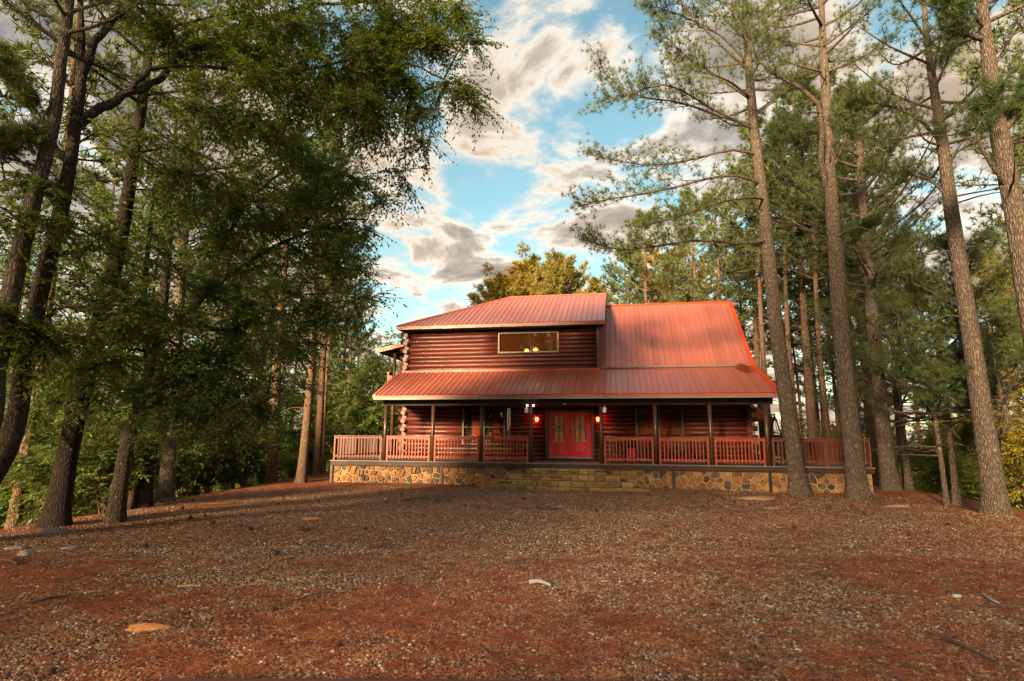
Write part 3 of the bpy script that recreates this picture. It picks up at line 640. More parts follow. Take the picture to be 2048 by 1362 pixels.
# --- balcony on the left gable end
box('balcony_floor', M['dark'], -7.35, -6.2, 3.0, 6.5, 2.85, 3.02)
for v in (3.05, 6.4): MB().tube([(-6.88 if v < 4 else -7.2, v, .0 + D), (-6.88 if v < 4 else -7.2, v, 2.5 + D), (-6.88 if v < 4 else -7.2, v, 4.9 + D)], [.075] * 3, 10).build('balcony_post', M['post'], cabin, smooth=True)
box('balcony_post', M['dark'], -6.36, -6.24, 3.0, 3.12, 2.9, 4.98)
railing(-6.80, -6.37, 3.05, M['side_rail'], M['baluster'], 'u', 2.95); railing(3.1, 6.3, -7.2, M['side_rail'], M['baluster'], 'v', 2.95)
br = sheet('balcony_roof', [(-7.62, 2.7, 4.93), (-6.10, 2.7, 5.26), (-6.10, 6.8, 5.26), (-7.62, 6.8, 4.93)], M['roof'], .10)
sheet('rake_trim', [(-7.68, 2.695, 4.78), (-6.12, 2.695, 5.11), (-6.12, 2.695, 5.31), (-7.68, 2.695, 4.97)], M['trim'], -.04, br)
sheet('soffit', [(-7.55, 2.74, 4.80), (-6.12, 2.74, 5.11), (-6.12, 6.7, 5.11), (-7.55, 6.7, 4.80)], M['soffit'], .02, br)

# ------------------------------------------------------------------ things on and around the porch
def place(name, u, v, w, rz=0.0): return empty(name, tuple(H2W(u, v, w)), -YAW + rz)
ch = tag(place('wind_chime', -.98, .75, 0), 'silver tube wind chime hanging from the porch ceiling beside the left window', 'wind chime')
MB().tube([(0, 0, 2.42), (0, 0, 2.1)], [.006, .006], 5).tube([(0, 0, 2.1), (0, 0, 2.06)], [.075, .075], 10).build('top_disc', M['chrome'], ch)
for i in range(5):
    t = i * 2 * pi / 5; L = .62 + .06 * i
    MB().tube([(.06 * cos(t), .06 * sin(t), 2.02), (.06 * cos(t), .06 * sin(t), 2.02 - L)], [.014, .014], 8).build('tube', M['chrome'], ch)
MB().tube([(0, 0, 2.06), (0, 0, 1.06)], [.004, .004], 5).tube([(0, 0, 1.14), (0, 0, 1.06), (0, 0, .98)], [.01, .075, .01], 6).build('sail', M['chrome'], ch)
def rocker(u, v, rz, label):
    r = tag(place('rocking_chair', u, v, 0, rz), label, 'chair', 'dark rocking chairs on the porch')
    for s in (-.27, .27):
        MB().tube([(s, -.42, .10), (s, -.2, .03), (s, .1, .025), (s, .45, .12)], [.02] * 4, 6).build('rocker', M['black'], r)
        MB().tube([(s, -.24, .04), (s, -.25, .62)], [.022, .02], 6).build('leg', M['black'], r); MB().tube([(s, .22, .04), (s, .24, .45), (s, .40, 1.10)], [.022, .022, .018], 6).build('leg', M['black'], r)
        MB().box(s - .045, s + .045, -.30, .30, .62, .645).build('armrest', M['black'], r)
    MB().box(-.27, .27, -.27, .26, .41, .44).build('seat', M['dark'], r)
    for k in range(5): MB().tube([(-.2 + k * .1, .25, .46), (-.2 + k * .1, .385, 1.05)], [.018, .016], 6).build('slat', M['black'], r)
    MB().tube([(-.28, .40, 1.08), (.28, .40, 1.08)], [.03, .03], 6).build('headrest', M['black'], r)
    return r
rocker(3.35, 1.45, .12, 'dark rocking chair standing left of the red tin cabinet'); rocker(4.45, 1.45, -.1, 'dark rocking chair under the curtained window'); rocker(5.5, 1.5, .05, 'dark rocking chair right of the curtained window middle'); rocker(6.35, 1.5, -.15, 'dark rocking chair in front of the log wall right of the window')
cb = tag(place('red_cabinet', 3.82, .38, 0), 'small crimson two door cabinet on legs behind the porch railing', 'cabinet')
for s in (0, 1): MB().box(-.14 + s * .145, -.005 + s * .145, -.12, -.10, .15, .56).build('door', M['crimson'], cb, bevel=.004)
MB().box(-.145, .145, -.098, .12, .14, .565).build('body', M['crimson'], cb)
for a in (-.11, .11):
    for b in (-.08, .1): MB().tube([(a * 1.1, b, 0), (a * .8, b, .14)], [.03, .022], 6).build('leg', M['crimson'], cb)
sw = tag(place('porch_swing', 9.75, 4.2, 0, -pi / 2), 'slatted brown porch swing bench with chains on the side deck', 'swing')
MB().box(-.7, .7, -.25, .25, .48, .52).build('seat', M['side_rail'], sw)
for k in range(9): MB().box(-.66 + k * .16, -.58 + k * .16, .25, .275, .52, 1.05).build('slat', M['side_rail'], sw)
MB().box(-.7, .7, .245, .28, 1.05, 1.13).build('top_rail', M['side_rail'], sw)
for s in (-.68, .68): MB().tube([(s, -.2, .5), (s, 0, 1.9)], [.01, .01], 5).tube([(s, .22, .5), (s, 0, 1.9)], [.01, .01], 5).build('chain', M['black'], sw)
for s in (-.8, .8): MB().tube([(s, -.5, 0), (s, 0, 1.92)], [.03, .03], 6).tube([(s, .5, 0), (s, 0, 1.92)], [.03, .03], 6).build('stand', M['black'], sw)
MB().tube([(-.85, 0, 1.95), (.85, 0, 1.95)], [.035, .035], 8).build('top_bar', M['black'], sw)
tb = tag(place('patio_table', 9.45, 1.6, 0), 'round black metal patio table on the side deck', 'table')
MB().tube([(0, 0, .70), (0, 0, .73)], [.45, .45], 20).build('table_top', M['black'], tb); MB().tube([(0, 0, .04), (0, 0, .70)], [.035, .03], 8).build('stem', M['black'], tb)
for k in range(4): MB().tube([(0, 0, .12), (.3 * cos(k * pi / 2 + .4), .3 * sin(k * pi / 2 + .4), .02)], [.02, .02], 6).build('foot', M['black'], tb)
for k, (u, v, rz, lb) in enumerate(((9.0, .85, 2.6, 'black metal patio chair between the corner post and the round table'), (10.15, 1.15, -2.2, 'black metal patio chair behind the railing of the side deck'))):
    c = tag(place('patio_chair', u, v, 0, rz), lb, 'chair', 'black patio chairs on the side deck')
    MB().box(-.22, .22, -.22, .22, .42, .45).build('seat', M['black'], c)
    for a in (-.2, .2):
        MB().tube([(a, -.2, 0), (a, -.2, .43)], [.015] * 2, 6).build('leg', M['black'], c); MB().tube([(a, .24, 0), (a, .2, .43), (a, .27, .9)], [.015] * 3, 6).build('leg', M['black'], c)
    for k2 in range(5): MB().box(-.16 + k2 * .075, -.13 + k2 * .075, .225, .24, .45, .86).build('slat', M['black'], c)
    MB().box(-.21, .21, .25, .275, .85, .90).build('top_rail', M['black'], c)
gp = H2W(10.35, 12.5, 0); gz0 = float(ground_z(gp[0], gp[1]))
gz = tag(empty('gazebo', (gp[0], gp[1], gz0), -YAW + .35), 'small gazebo with orange red hipped metal roof behind the right porch corner', 'gazebo')
ez_ = HO[2] + 2.02 - gz0; ap = ez_ + 1.15; R = 1.25
gr = MB().add([(-R, -R, ez_), (R, -R, ez_), (R, R, ez_), (-R, R, ez_), (0, 0, ap), (-R, -R, ez_ - .1), (R, -R, ez_ - .1), (R, R, ez_ - .1), (-R, R, ez_ - .1)],
              [(0, 1, 4), (1, 2, 4), (2, 3, 4), (3, 0, 4), (0, 5, 6, 1), (1, 6, 7, 2), (2, 7, 8, 3), (3, 8, 5, 0), (5, 8, 7, 6)]).build('roof', M['trim'], gz)
for sx, sy in ((-1, -1), (1, -1), (1, 1), (-1, 1)): MB().tube([(sx * 1.05, sy * 1.05, -.3), (sx * 1.05, sy * 1.05, ez_ - .1)], [.06, .06], 8).build('post', M['post'], gz)
for k in range(1, 9):
    t = -R + k * 2 * R / 9; h = 1 - abs(t) / R
    MB().tube([(t, -R, ez_ + .02), (t, -R + h * R, ez_ + h * 1.15 + .02)], [.02, .02], 5).build('roof_rib', M['roof'], gr)
# heap of fallen needles caught on the roof valley
def needle_heap(c, L, W, n, Hh, ax, nrm):
    ax = np.array(ax) / np.linalg.norm(ax); nrm = np.array(nrm) / np.linalg.norm(nrm); bx_ = np.cross(nrm, ax)
    a = rng.normal(0, .42, n).clip(-1, 1); b = rng.normal(0, .4, n).clip(-1, 1); h = rng.random(n) * np.maximum(0, 1 - np.hypot(a, b)) * Hh + .01
    P = np.array(c) + ax * (a * L)[:, None] + bx_ * (b * W)[:, None] + nrm * h[:, None]
    th = rng.random(n) * 6.28; d = np.cos(th)[:, None] * ax + np.sin(th)[:, None] * bx_ + nrm * rng.normal(0, .25, n)[:, None]; s = np.cross(d, nrm); s /= np.linalg.norm(s, axis=1)[:, None]
    l = rng.uniform(.05, .12, n)[:, None]; V = np.stack([P - d * l, P + s * .004, P + d * l, P - s * .004], 1).reshape(-1, 3)
    return V, np.arange(n * 4).reshape(-1, 4)
sl = np.array([.10, 2.92, 1.285]); nr = np.cross([1, 0, 0], [0, 2.92, 1.285])
V, Fq = needle_heap((8.36, 2.25, 3.81 + D), .75, .3, 2600, .13, (.35, -2.9, -1.2), nr)
Vw = np.array([H2W(x, y, z - D) for x, y, z in V])
tag(big_mesh('needle_heap', Vw, [Fq], M['straw']), 'rust brown heap of pine needles lodged on the roof by the right edge', 'pine straw')

# ================================================================== trees
UP = np.array([0, 0, 1.0])
def nrmz(a): return a / (np.linalg.norm(a, axis=-1, keepdims=True) + 1e-9)
def twig_tubes(B, D_, L, droop, r, n=3, m=4):
    """many thin curved twigs at once; returns V, quads and the node positions"""
    t = np.linspace(0, 1, m); P = B[:, None] + D_[:, None] * (L[:, None] * t)[..., None]; P[..., 2] -= droop[:, None] * t ** 2
    T = nrmz(np.gradient(P, axis=1)); A = nrmz(np.cross(T, np.array([.3, .2, 1.0]))); C = np.cross(T, A)
    th = np.arange(n) * 2 * pi / n; R = (r[:, None] * (1 - .75 * t))[..., None, None]
    V = P[:, :, None] + R * (np.cos(th)[:, None] * A[:, :, None] + np.sin(th)[:, None] * C[:, :, None])
    k = np.arange(len(B))[:, None, None] * (n * m); i = np.arange(m - 1)[None, :, None] * n; j = np.arange(n)[None, None]; j2 = (j + 1) % n
    Q = np.stack([k + i + j, k + i + j2, k + i + n + j2, k + i + n + j], -1).reshape(-1, 4)
    return V.reshape(-1, 3), Q, P
def leaf_quads(P, D_, N_, L, W):
    """pointed leaves: base, side, tip, side"""
    S = nrmz(np.cross(D_, N_)); mid = P + D_ * (L * .45)[:, None] + N_ * (L * .06)[:, None]
    V = np.stack([P, mid + S * W[:, None], P + D_ * L[:, None], mid - S * W[:, None]], 1)
    return V.reshape(-1, 3), np.arange(len(P) * 4).reshape(-1, 4)
def needle_tufts(P, Ax, K, L, W):
    n = len(P); d = nrmz(rng.normal(0, 1, (n, K, 3)) + Ax[:, None] * 1.15); l = L * rng.uniform(.75, 1.15, (n, K, 1))
    s = nrmz(np.cross(d, rng.normal(0, 1, (n, K, 3)))) * W
    b = P[:, None] + d * l * .05; V = np.stack([b - s, b + s, P[:, None] + d * l], 2)
    return V.reshape(-1, 3), np.arange(n * K * 3).reshape(-1, 3)
def trunk_mesh(name, pts, rad, m, parent, sides=14, flare=1.35, rings=70, rough=.05):
    P = smooth_path(pts, rings); t = np.linspace(0, 1, rings); R = np.interp(t, np.linspace(0, 1, len(rad)), rad)
    h = np.linalg.norm(P - P[0], axis=1); R = R * (1 + (flare - 1) * np.exp(-h / .35))
    V, Q = tube(P, R, sides); V = V.reshape(rings, sides, 3); ph = np.arange(sides) * 2 * pi / sides; off = rng.random(3) * 6
    lob = 1 + rough * (np.sin(3 * ph[None] + off[0] + t[:, None] * 5) + .6 * np.sin(5 * ph[None] + off[1] - t[:, None] * 9)) * (1 + 1.6 * np.exp(-h / .4))[:, None] + rng.normal(0, rough * .35, (rings, sides))
    V = P[:, None] + (V - P[:, None]) * lob[..., None]
    return big_mesh(name, V.reshape(-1, 3), [Q], m, parent, True), P, R

class Crown:
    """gathers the branches and the leaves or needles of one tree"""
    def __init__(s): s.bv, s.bq, s.lv, s.lf, s.la, s.nb, s.nl = [], [], [], [], [], 0, 0
    def wood(s, V, Q): s.bv.append(V); s.bq.append(Q + s.nb); s.nb += len(V)
    def green(s, V, Fc, per, a): s.lv.append(V); s.lf.append(Fc + s.nl); s.nl += len(V); s.la.append(np.repeat(a, per))
    def build(s, root, bark_m, leaf_m):
        if s.bv: tag(big_mesh('branches', np.concatenate(s.bv), [np.concatenate(s.bq)], bark_m, root, True), kind='stuff')
        if s.lv: tag(big_mesh('crown', np.concatenate(s.lv), [np.concatenate(s.lf)], leaf_m, root, False, np.concatenate(s.la)), kind='stuff')

def spray(cr, nodes, dirs, n, tl, nleaf, leafL, droop=.3, flat=.6):
    """leafy twigs springing from branch nodes"""
    k = rng.integers(0, len(nodes), n); B = nodes[k] + rng.normal(0, .03, (n, 3))
    d = rng.normal(0, 1, (n, 3)); d[:, 2] *= (1 - flat); d = nrmz(nrmz(d) + .8 * dirs[k]); L = tl * rng.uniform(.5, 1.25, n); dr = L * droop * rng.uniform(.2, 1.6, n)
    V, Q, P = twig_tubes(B, d, L, dr, np.full(n, .006)); cr.wood(V, Q)
    t = np.linspace(.12, 1, nleaf)[None] + rng.normal(0, .03, (n, nleaf)); t = t.clip(.05, 1.02)
    pos = B[:, None] + d[:, None] * (L[:, None] * t)[..., None]; pos[..., 2] -= dr[:, None] * t ** 2
    T = d[:, None] * L[:, None, None] + np.zeros_like(pos); T[..., 2] -= 2 * dr[:, None] * t; T = nrmz(T)
    side = nrmz(np.cross(T, UP)) * np.where(np.arange(nleaf) % 2 == 0, 1, -1)[None, :, None]
    D_ = nrmz(.75 * T + .85 * side + rng.normal(0, .28, pos.shape) + np.array([0, 0, -.25])); N_ = nrmz(np.array([0, 0, 1.0]) + rng.normal(0, .45, pos.shape))
    l = leafL * rng.uniform(.6, 1.25, n * nleaf); V, Fc = leaf_quads(pos.reshape(-1, 3), D_.reshape(-1, 3), N_.reshape(-1, 3), l, l * .21)
    cr.green(V, Fc, 4, (np.repeat(rng.random(n) * .55, nleaf) + rng.random(n * nleaf) * .5).clip(0, 1))

def leafy_tree(root, trunk, limbs, blobs, bark_m, leaf_m, base, ntw, nleaf=14, leafL=.1, twl=.55, sides=14, rings=70, NB=70):
    """trunk = (points, radii); limbs = [(points, r0, r1)]; blobs = [(centre, radii, weight)] in world coordinates; base = root position"""
    base = np.array(base); cr = Crown(); _, P, R = trunk_mesh('trunk', np.array(trunk[0]) - base, trunk[1], bark_m, root, sides, 1.5, rings)
    nodes = [P[len(P) // 3:]]
    for pts, r0, r1 in limbs:
        Q = smooth_path(np.array(pts) - base, 24); Q[1:-1] += rng.normal(0, .02, (22, 3)); V, q = tube(Q, np.linspace(r0, r1, 24), 8)
        big_mesh('limb', V, [q], bark_m, root, True); nodes.append(Q[4:])
    nodes = np.concatenate(nodes); wt = np.array([b[2] for b in blobs], float); wt /= wt.sum(); bn, bd, bl = [], [], []
    for (c, r, w), f in zip(blobs, wt):
        c = np.array(c) - base; nb = max(4, int(NB * f)); d = nrmz(rng.normal(0, 1, (nb, 3))); E = c + d * np.array(r) * (rng.random((nb, 1)) ** .45)
        dist = np.array([np.min(np.linalg.norm(nodes - e, axis=1)) for e in E]); loc = [nodes]
        mynode, mydir = [], []
        for i in np.argsort(dist):
            pool = np.concatenate(loc); dd = np.linalg.norm(pool - E[i], axis=1) + .6 * np.maximum(0, pool[:, 2] - E[i][2]); a = pool[np.argmin(dd)]
            Ln = np.linalg.norm(E[i] - a); mid = (a + E[i]) / 2 + np.array([0, 0, .16 * Ln]) + rng.normal(0, .08 * Ln, 3)
            q = smooth_path([a, mid, E[i]], 9); V, Qd = tube(q, np.linspace(.012 + .011 * Ln, .006, 9), 5); cr.wood(V, Qd); loc.append(q[2:])
            mynode.append(q[2:]); mydir.append(nrmz(np.gradient(q, axis=0))[2:])
        spray(cr, np.concatenate(mynode), np.concatenate(mydir), int(ntw * f), twl, nleaf, leafL)
    cr.build(root, bark_m, leaf_m)

def pine_branch(cr, path, r0, nsub, ntuft, K, nl, nw, bare=.3, subl=.33):
    m = 10; q = smooth_path(path, m); L = np.linalg.norm(np.diff(q, axis=0), axis=1).sum(); V, Q = tube(q, np.linspace(r0, .008, m), 6); cr.wood(V, Q)
    if nsub == 0: return
    t = np.linspace(bare, 1, nsub) + rng.normal(0, .02, nsub); t = t.clip(0, 1); idx = t * (m - 1); i0 = idx.astype(int).clip(0, m - 2); u = (idx - i0)[:, None]
    B = q[i0] * (1 - u) + q[i0 + 1] * u; T = nrmz(q[i0 + 1] - q[i0]); side = nrmz(np.cross(T, UP)) * np.where(np.arange(nsub) % 2 == 0, 1, -1)[:, None]
    d = nrmz(T * .8 + side * rng.uniform(.3, 1.1, (nsub, 1)) + rng.normal(0, .18, (nsub, 3)) + UP * .12)
    sl = (subl * L * (1.15 - .75 * t) * rng.uniform(.6, 1.3, nsub)).clip(.25, 2.2); V, Q, P = twig_tubes(B, d, sl, -.18 * sl, np.full(nsub, .013), 3, 5); cr.wood(V, Q)
    tt = np.linspace(.35, 1, ntuft)[None] + rng.normal(0, .06, (nsub, ntuft)); pos = B[:, None] + d[:, None] * (sl[:, None] * tt)[..., None]; pos[..., 2] += .18 * sl[:, None] * tt ** 2
    pos += rng.normal(0, .07, pos.shape) * (1 + sl[:, None, None] * .4); ax = nrmz(d[:, None] + UP * .7 + rng.normal(0, .35, pos.shape))
    P_ = pos.reshape(-1, 3); V, Fc = needle_tufts(P_, ax.reshape(-1, 3), K, nl, nw); n = len(P_)
    cr.green(V, Fc, 3, np.repeat((rng.random(n) * .6), K) + rng.random(n * K) * .4)

def pine_tree(root, pts, rad, base, bark_m, h0, nbr, Lmax, limbs=(), nsub=12, ntuft=6, K=20, nl=.19, nw=.0055, dead=6, sides=14, rings=70, shape=.8, rise=.25, leaf=None):
    base = np.array(base); cr = Crown(); _, P, R = trunk_mesh('trunk', np.array(pts) - base, rad, bark_m, root, sides, 1.6, rings)
    n = len(P); az = rng.random() * 6
    for i in range(nbr):
        f = h0 + (1 - h0) * ((i + rng.random()) / nbr); o = P[int(f * (n - 1))]; g = (f - h0) / (1 - h0)
        az += 2.4 + rng.normal(0, .4); L = Lmax * (1 - g) ** shape * rng.uniform(.55, 1.1) * (.55 + .45 * min(1, g * 5)) + .5
        h = np.array([cos(az), sin(az), 0]); el = rng.normal(rise + .5 * g, .15)
        mid = o + h * L * .5 + UP * (L * .5 * el + rng.normal(0, .08 * L)); end = o + h * L * .96 + UP * (L * el * 1.15 + .1 * L) + rng.normal(0, .08 * L, 3)
        pine_branch(cr, [o, mid, end], .018 + .012 * L, nsub, ntuft, K, nl, nw)
    for i in range(dead):
        f = h0 * rng.uniform(.45, 1.05); o = P[int(min(.98, f) * (n - 1))]; a = rng.random() * 6.28; L = rng.uniform(.5, 2.2); h = np.array([cos(a), sin(a), 0])
        q = smooth_path([o, o + h * L * .5 + UP * L * rng.uniform(-.1, .2), o + h * L + UP * L * rng.uniform(-.25, .3)], 6); V, Q = tube(q, np.linspace(.03, .006, 6), 5); cr.wood(V, Q)
    for lp, r0 in limbs: pine_branch(cr, np.array(lp) - base, r0, int(nsub * 3.2), ntuft + 2, K, nl, nw, .36, .30)
    cr.build(root, bark_m, leaf or M['pine'])

def px_line(pp, Y): return [at_depth(x, y, Y) if not isinstance(Y, (list, tuple)) else at_depth(x, y, Y[i]) for i, (x, y) in enumerate(pp)]
BASE_Y = {1597: 20.0, 1716: 18.3, 1782: 21.5, 1806: 23.5, 1822: 22.5, 1893: 17.6, 1914: 18.2, 1994: 15.2, 1972: 16.8, 2010: 16.2, 112: 12.0, 228: 12.5, 333: 17.0, 288: 15.5}   # metres from the viewpoint, from where each trunk meets the yard
def hero_base(px, py):
    Y = BASE_Y[px]; x = at_depth(px, py, Y)[0]; return np.array([x, Y, float(ground_z(x, Y)) - .08])
def wpx(w, Y): return .83 * w * Y / F_PX / 2                 # pixel width at depth Y to radius

# --- pines on the right, in front of and beside the deck
def right_pine(label, name, base_px, line, widths, h0, nbr, Lmax, limbs=(), **kw):
    b = hero_base(*base_px); Y = b[1]; pts = [b] + [at_depth(x, y, Y) for x, y in line]
    root = tag(empty(name, tuple(b)), label, 'tree')
    lw = [(px_line(l, dy), r) for l, dy, r in limbs]
    pine_tree(root, pts, [wpx(w, Y) for w in widths], b, M['bark_pine'], h0, nbr, Lmax, lw, **kw); return root
YA = hero_base(1597, 980)[1]
right_pine('tall straight pine in front of the deck railing with long boughs reaching over the roof', 'pine_tree', (1597, 980),
    [(1584, 880), (1567, 760), (1551, 640), (1537, 500), (1525, 390), (1508, 250), (1496, 110), (1488, -60), (1482, -230)], [40, 36, 35, 33, 31, 27, 24, 19, 12, 4], .68, 34, 4.4,
    [([(1528, 370), (1480, 352), (1420, 356), (1330, 380), (1240, 395), (1180, 405)], [YA, YA - .4, YA - .8, YA - 1, YA - 1.2, YA - 1.3], .07),
     ([(1532, 400), (1500, 395), (1440, 405), (1370, 430), (1300, 450)], [YA, YA - .8, YA - 1.5, YA - 2, YA - 2.4], .055),
     ([(1517, 310), (1460, 300), (1380, 320), (1290, 330), (1190, 312)], [YA, YA - .3, YA - .3, YA, YA + .3], .06),
     ([(1508, 250), (1450, 235), (1360, 205), (1270, 190), (1200, 140)], [YA, YA - .3, YA - .6, YA - 1, YA - 1], .065),
     ([(1503, 200), (1430, 150), (1370, 110), (1320, 60)], [YA, YA - .3, YA - .8, YA - 1.2], .055),
     ([(1510, 260), (1420, 215), (1330, 170), (1215, 205)], [YA, YA - .8, YA - 1.6, YA - 2.0], .06),
     ([(1540, 480), (1480, 487), (1400, 480), (1330, 490), (1235, 500), (1180, 480)], [YA, YA - .4, YA - .8, YA - 1.2, YA - 1.4, YA - 1.5], .065),
     ([(1498, 130), (1440, 70), (1360, 30), (1300, 10)], [YA, YA - .3, YA - .6, YA - .9], .05),
     ([(1505, 230), (1560, 190), (1620, 160)], [YA, YA + .5, YA + 1], .05)], nsub=13, dead=8)
YB = hero_base(1716, 992)[1]
right_pine('tall pine at the end of the deck with a dark crooked limb bending left', 'pine_tree', (1716, 992),
    [(1703, 880), (1691, 760), (1677, 600), (1667, 450), (1660, 340), (1654, 210), (1646, 80), (1640, -80), (1634, -240)], [46, 40, 38, 36, 33, 29, 24, 17, 11, 4], .72, 30, 4.2,
    [([(1652, 372), (1640, 300), (1645, 225), (1605, 178), (1545, 145), (1508, 108), (1480, 50), (1455, 0)], [YB, YB - .4, YB - .8, YB - 1, YB - 1.2, YB - 1.3, YB - 1.4, YB - 1.5], .11),
     ([(1645, 225), (1600, 230), (1570, 285), (1560, 250)], [YB - .8, YB - 1, YB - 1.2, YB - 1.3], .04),
     ([(1660, 350), (1690, 280), (1695, 230), (1720, 205)], [YB, YB - .3, YB - .6, YB - .8], .045),
     ([(1667, 520), (1700, 480), (1750, 440)], [YB, YB - .3, YB - .5], .03)], dead=16)
right_pine('sturdy pine with an orange scar standing behind the pine at the deck end', 'pine_tree', (1782, 990),
    [(1770, 900), (1757, 760), (1745, 640), (1737, 540), (1728, 420), (1720, 300), (1712, 200)], [36, 34, 30, 28, 26, 22, 17, 9], .50, 44, 5.0, nsub=12, dead=14)
right_pine('slim dark pine touching the scarred pine', 'pine_tree', (1806, 993), [(1800, 900), (1792, 800), (1785, 690), (1780, 580), (1776, 470)], [13, 12, 12, 11, 9, 5], .42, 26, 4.4, dead=10)
right_pine('slim pale pine beside the scarred pine group', 'pine_tree', (1822, 994), [(1812, 920), (1803, 850), (1797, 780), (1800, 700), (1800, 600)], [16, 15, 14, 12, 9, 5], .4, 24, 4.0, dead=8)
right_pine('thin young pine with an orange glowing upper trunk on the slope', 'pine_tree', (1893, 1006), [(1882, 920), (1872, 850), (1864, 800), (1860, 740)], [11, 10, 9, 8, 3], .52, 18, 2.8, dead=8)
right_pine('young pine forked halfway up standing on the slope edge', 'pine_tree', (1914, 1005), [(1905, 920), (1896, 840), (1889, 770), (1883, 690), (1880, 630)], [15, 13, 11, 10, 8, 3], .5, 20, 3.2, [([(1903, 925), (1925, 890), (1945, 860)], hero_base(1914, 1005)[1], .05)], dead=8)
right_pine('very tall heavy trunked pine leaning inwards on the right slope with thin bare limbs', 'pine_tree', (1994, 1020),
    [(1977, 900), (1956, 760), (1937, 640), (1917, 520), (1898, 390), (1885, 290), (1868, 180), (1852, 60), (1845, -60)], [48, 45, 41, 37, 34, 30, 26, 20, 14, 6], .64, 22, 3.8,
    [([(1885, 290), (1840, 240), (1790, 215), (1740, 205), (1700, 200)], hero_base(1994, 1020)[1], .05), ([(1900, 400), (1860, 360), (1800, 345), (1740, 340)], hero_base(1994, 1020)[1], .05), ([(1868, 180), (1895, 120), (1915, 60)], hero_base(1994, 1020)[1], .05)], K=18, nsub=9, ntuft=5, dead=18)
right_pine('thin straight pine rising close behind the heavy leaning pine', 'pine_tree', (1972, 1012), [(1962, 880), (1950, 760), (1938, 660), (1930, 580), (1922, 500)], [15, 14, 13, 11, 8, 4], .5, 22, 3.2, dead=8)
right_pine('slender pine with a kinked wavy trunk beside the heavy leaning pine', 'pine_tree', (2010, 1016), [(2000, 950), (1996, 885), (2012, 842), (2000, 785), (1990, 735), (1985, 660)], [13, 12, 12, 12, 10, 8, 3], .5, 18, 2.6, dead=6)
bF = np.array([12.6, 12.2, 0.0]); bF[2] = float(ground_z(bF[0], bF[1])) - .1
rootF = tag(empty('pine_tree', tuple(bF)), 'massive pine at the yard edge with ragged lichen bark and thick side limbs', 'tree')
pine_tree(rootF, [bF] + [at_depth(x, y, 12.2) for x, y in ((2105, 800), (2062, 620), (2035, 450), (2012, 330), (1995, 240), (1975, 100), (1962, -10), (1950, -160))], [wpx(w, 12.2) for w in (56, 50, 46, 44, 42, 40, 30, 24, 14)], bF, M['bark_pine'], .78, 15, 3.2,
    [([at_depth(*q) for q in ((2000, 270, 12.2), (2030, 230, 12), (2060, 150, 11.8))], .10), ([at_depth(*q) for q in ((2020, 380, 12.2), (1965, 300, 11.9), (1955, 240, 11.8), (1990, 190, 11.6))], .055), ([at_depth(*q) for q in ((1972, 80, 12.2), (1920, 60, 12), (1895, 0, 11.8))], .07)], dead=4)

# --- pines and broadleaf trees on the left
bP = np.array([-9.6, 9.2, 0]); bP[2] = float(ground_z(bP[0], bP[1])) - .1
rp = tag(empty('pine_tree', tuple(bP)), 'plated bark pine at the dim left edge, its top trunk glowing orange', 'tree')
pine_tree(rp, [bP] + [at_depth(x, y, 9.4) for x, y in ((-40, 900), (-5, 720), (28, 560), (58, 430), (85, 330), (108, 230), (122, 120), (138, 20), (150, -120))], [wpx(w, 9.4) for w in (46, 44, 42, 40, 36, 33, 30, 26, 22, 10)], bP, M['bark_pine'], .8, 12, 2.4,
    [([at_depth(*q) for q in ((100, 250, 9.4), (60, 210, 9.2), (0, 120, 9))], .04), ([at_depth(*q) for q in ((112, 200, 9.4), (60, 260, 9.1), (5, 290, 9))], .035)], dead=6)
b1 = hero_base(112, 1047); Y1 = b1[1]
r1 = tag(empty('pine_tree', tuple(b1)), 'near black leaning pine trunk standing beside the mottled small tree', 'tree')
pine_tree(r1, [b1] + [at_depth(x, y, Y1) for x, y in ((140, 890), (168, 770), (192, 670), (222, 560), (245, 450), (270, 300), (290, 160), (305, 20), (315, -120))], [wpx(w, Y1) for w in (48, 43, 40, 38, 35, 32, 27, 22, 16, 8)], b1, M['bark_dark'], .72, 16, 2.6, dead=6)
b4 = hero_base(333, 984); Y4 = b4[1]
r4 = tag(empty('pine_tree', tuple(b4)), 'grey plated pine on the crest left of the cabin, behind leafy boughs', 'tree')
pine_tree(r4, [b4] + [at_depth(x, y, Y4) for x, y in ((342, 880), (348, 780), (354, 660), (362, 540), (370, 420), (380, 280), (388, 140), (395, 20))], [wpx(w, Y4) for w in (33, 31, 30, 28, 26, 24, 20, 14, 5)], b4, M['bark_pine'], .62, 24, 3.6, dead=8)
b3 = hero_base(288, 996); Y3 = b3[1]
r3 = tag(empty('pine_tree', tuple(b3)), 'dark shaded pine trunk between the mottled tree and the grey pine', 'tree')
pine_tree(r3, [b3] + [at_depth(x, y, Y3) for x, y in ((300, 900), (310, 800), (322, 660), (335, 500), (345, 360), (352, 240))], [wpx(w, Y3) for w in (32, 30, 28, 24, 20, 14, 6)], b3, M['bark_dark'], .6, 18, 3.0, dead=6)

def blob(px, py, rx, ry, Y, w, rd=1.4):
    c = at_depth(px, py, Y); k = Y / F_PX; return (c, (rx * k, rd, ry * k), w)
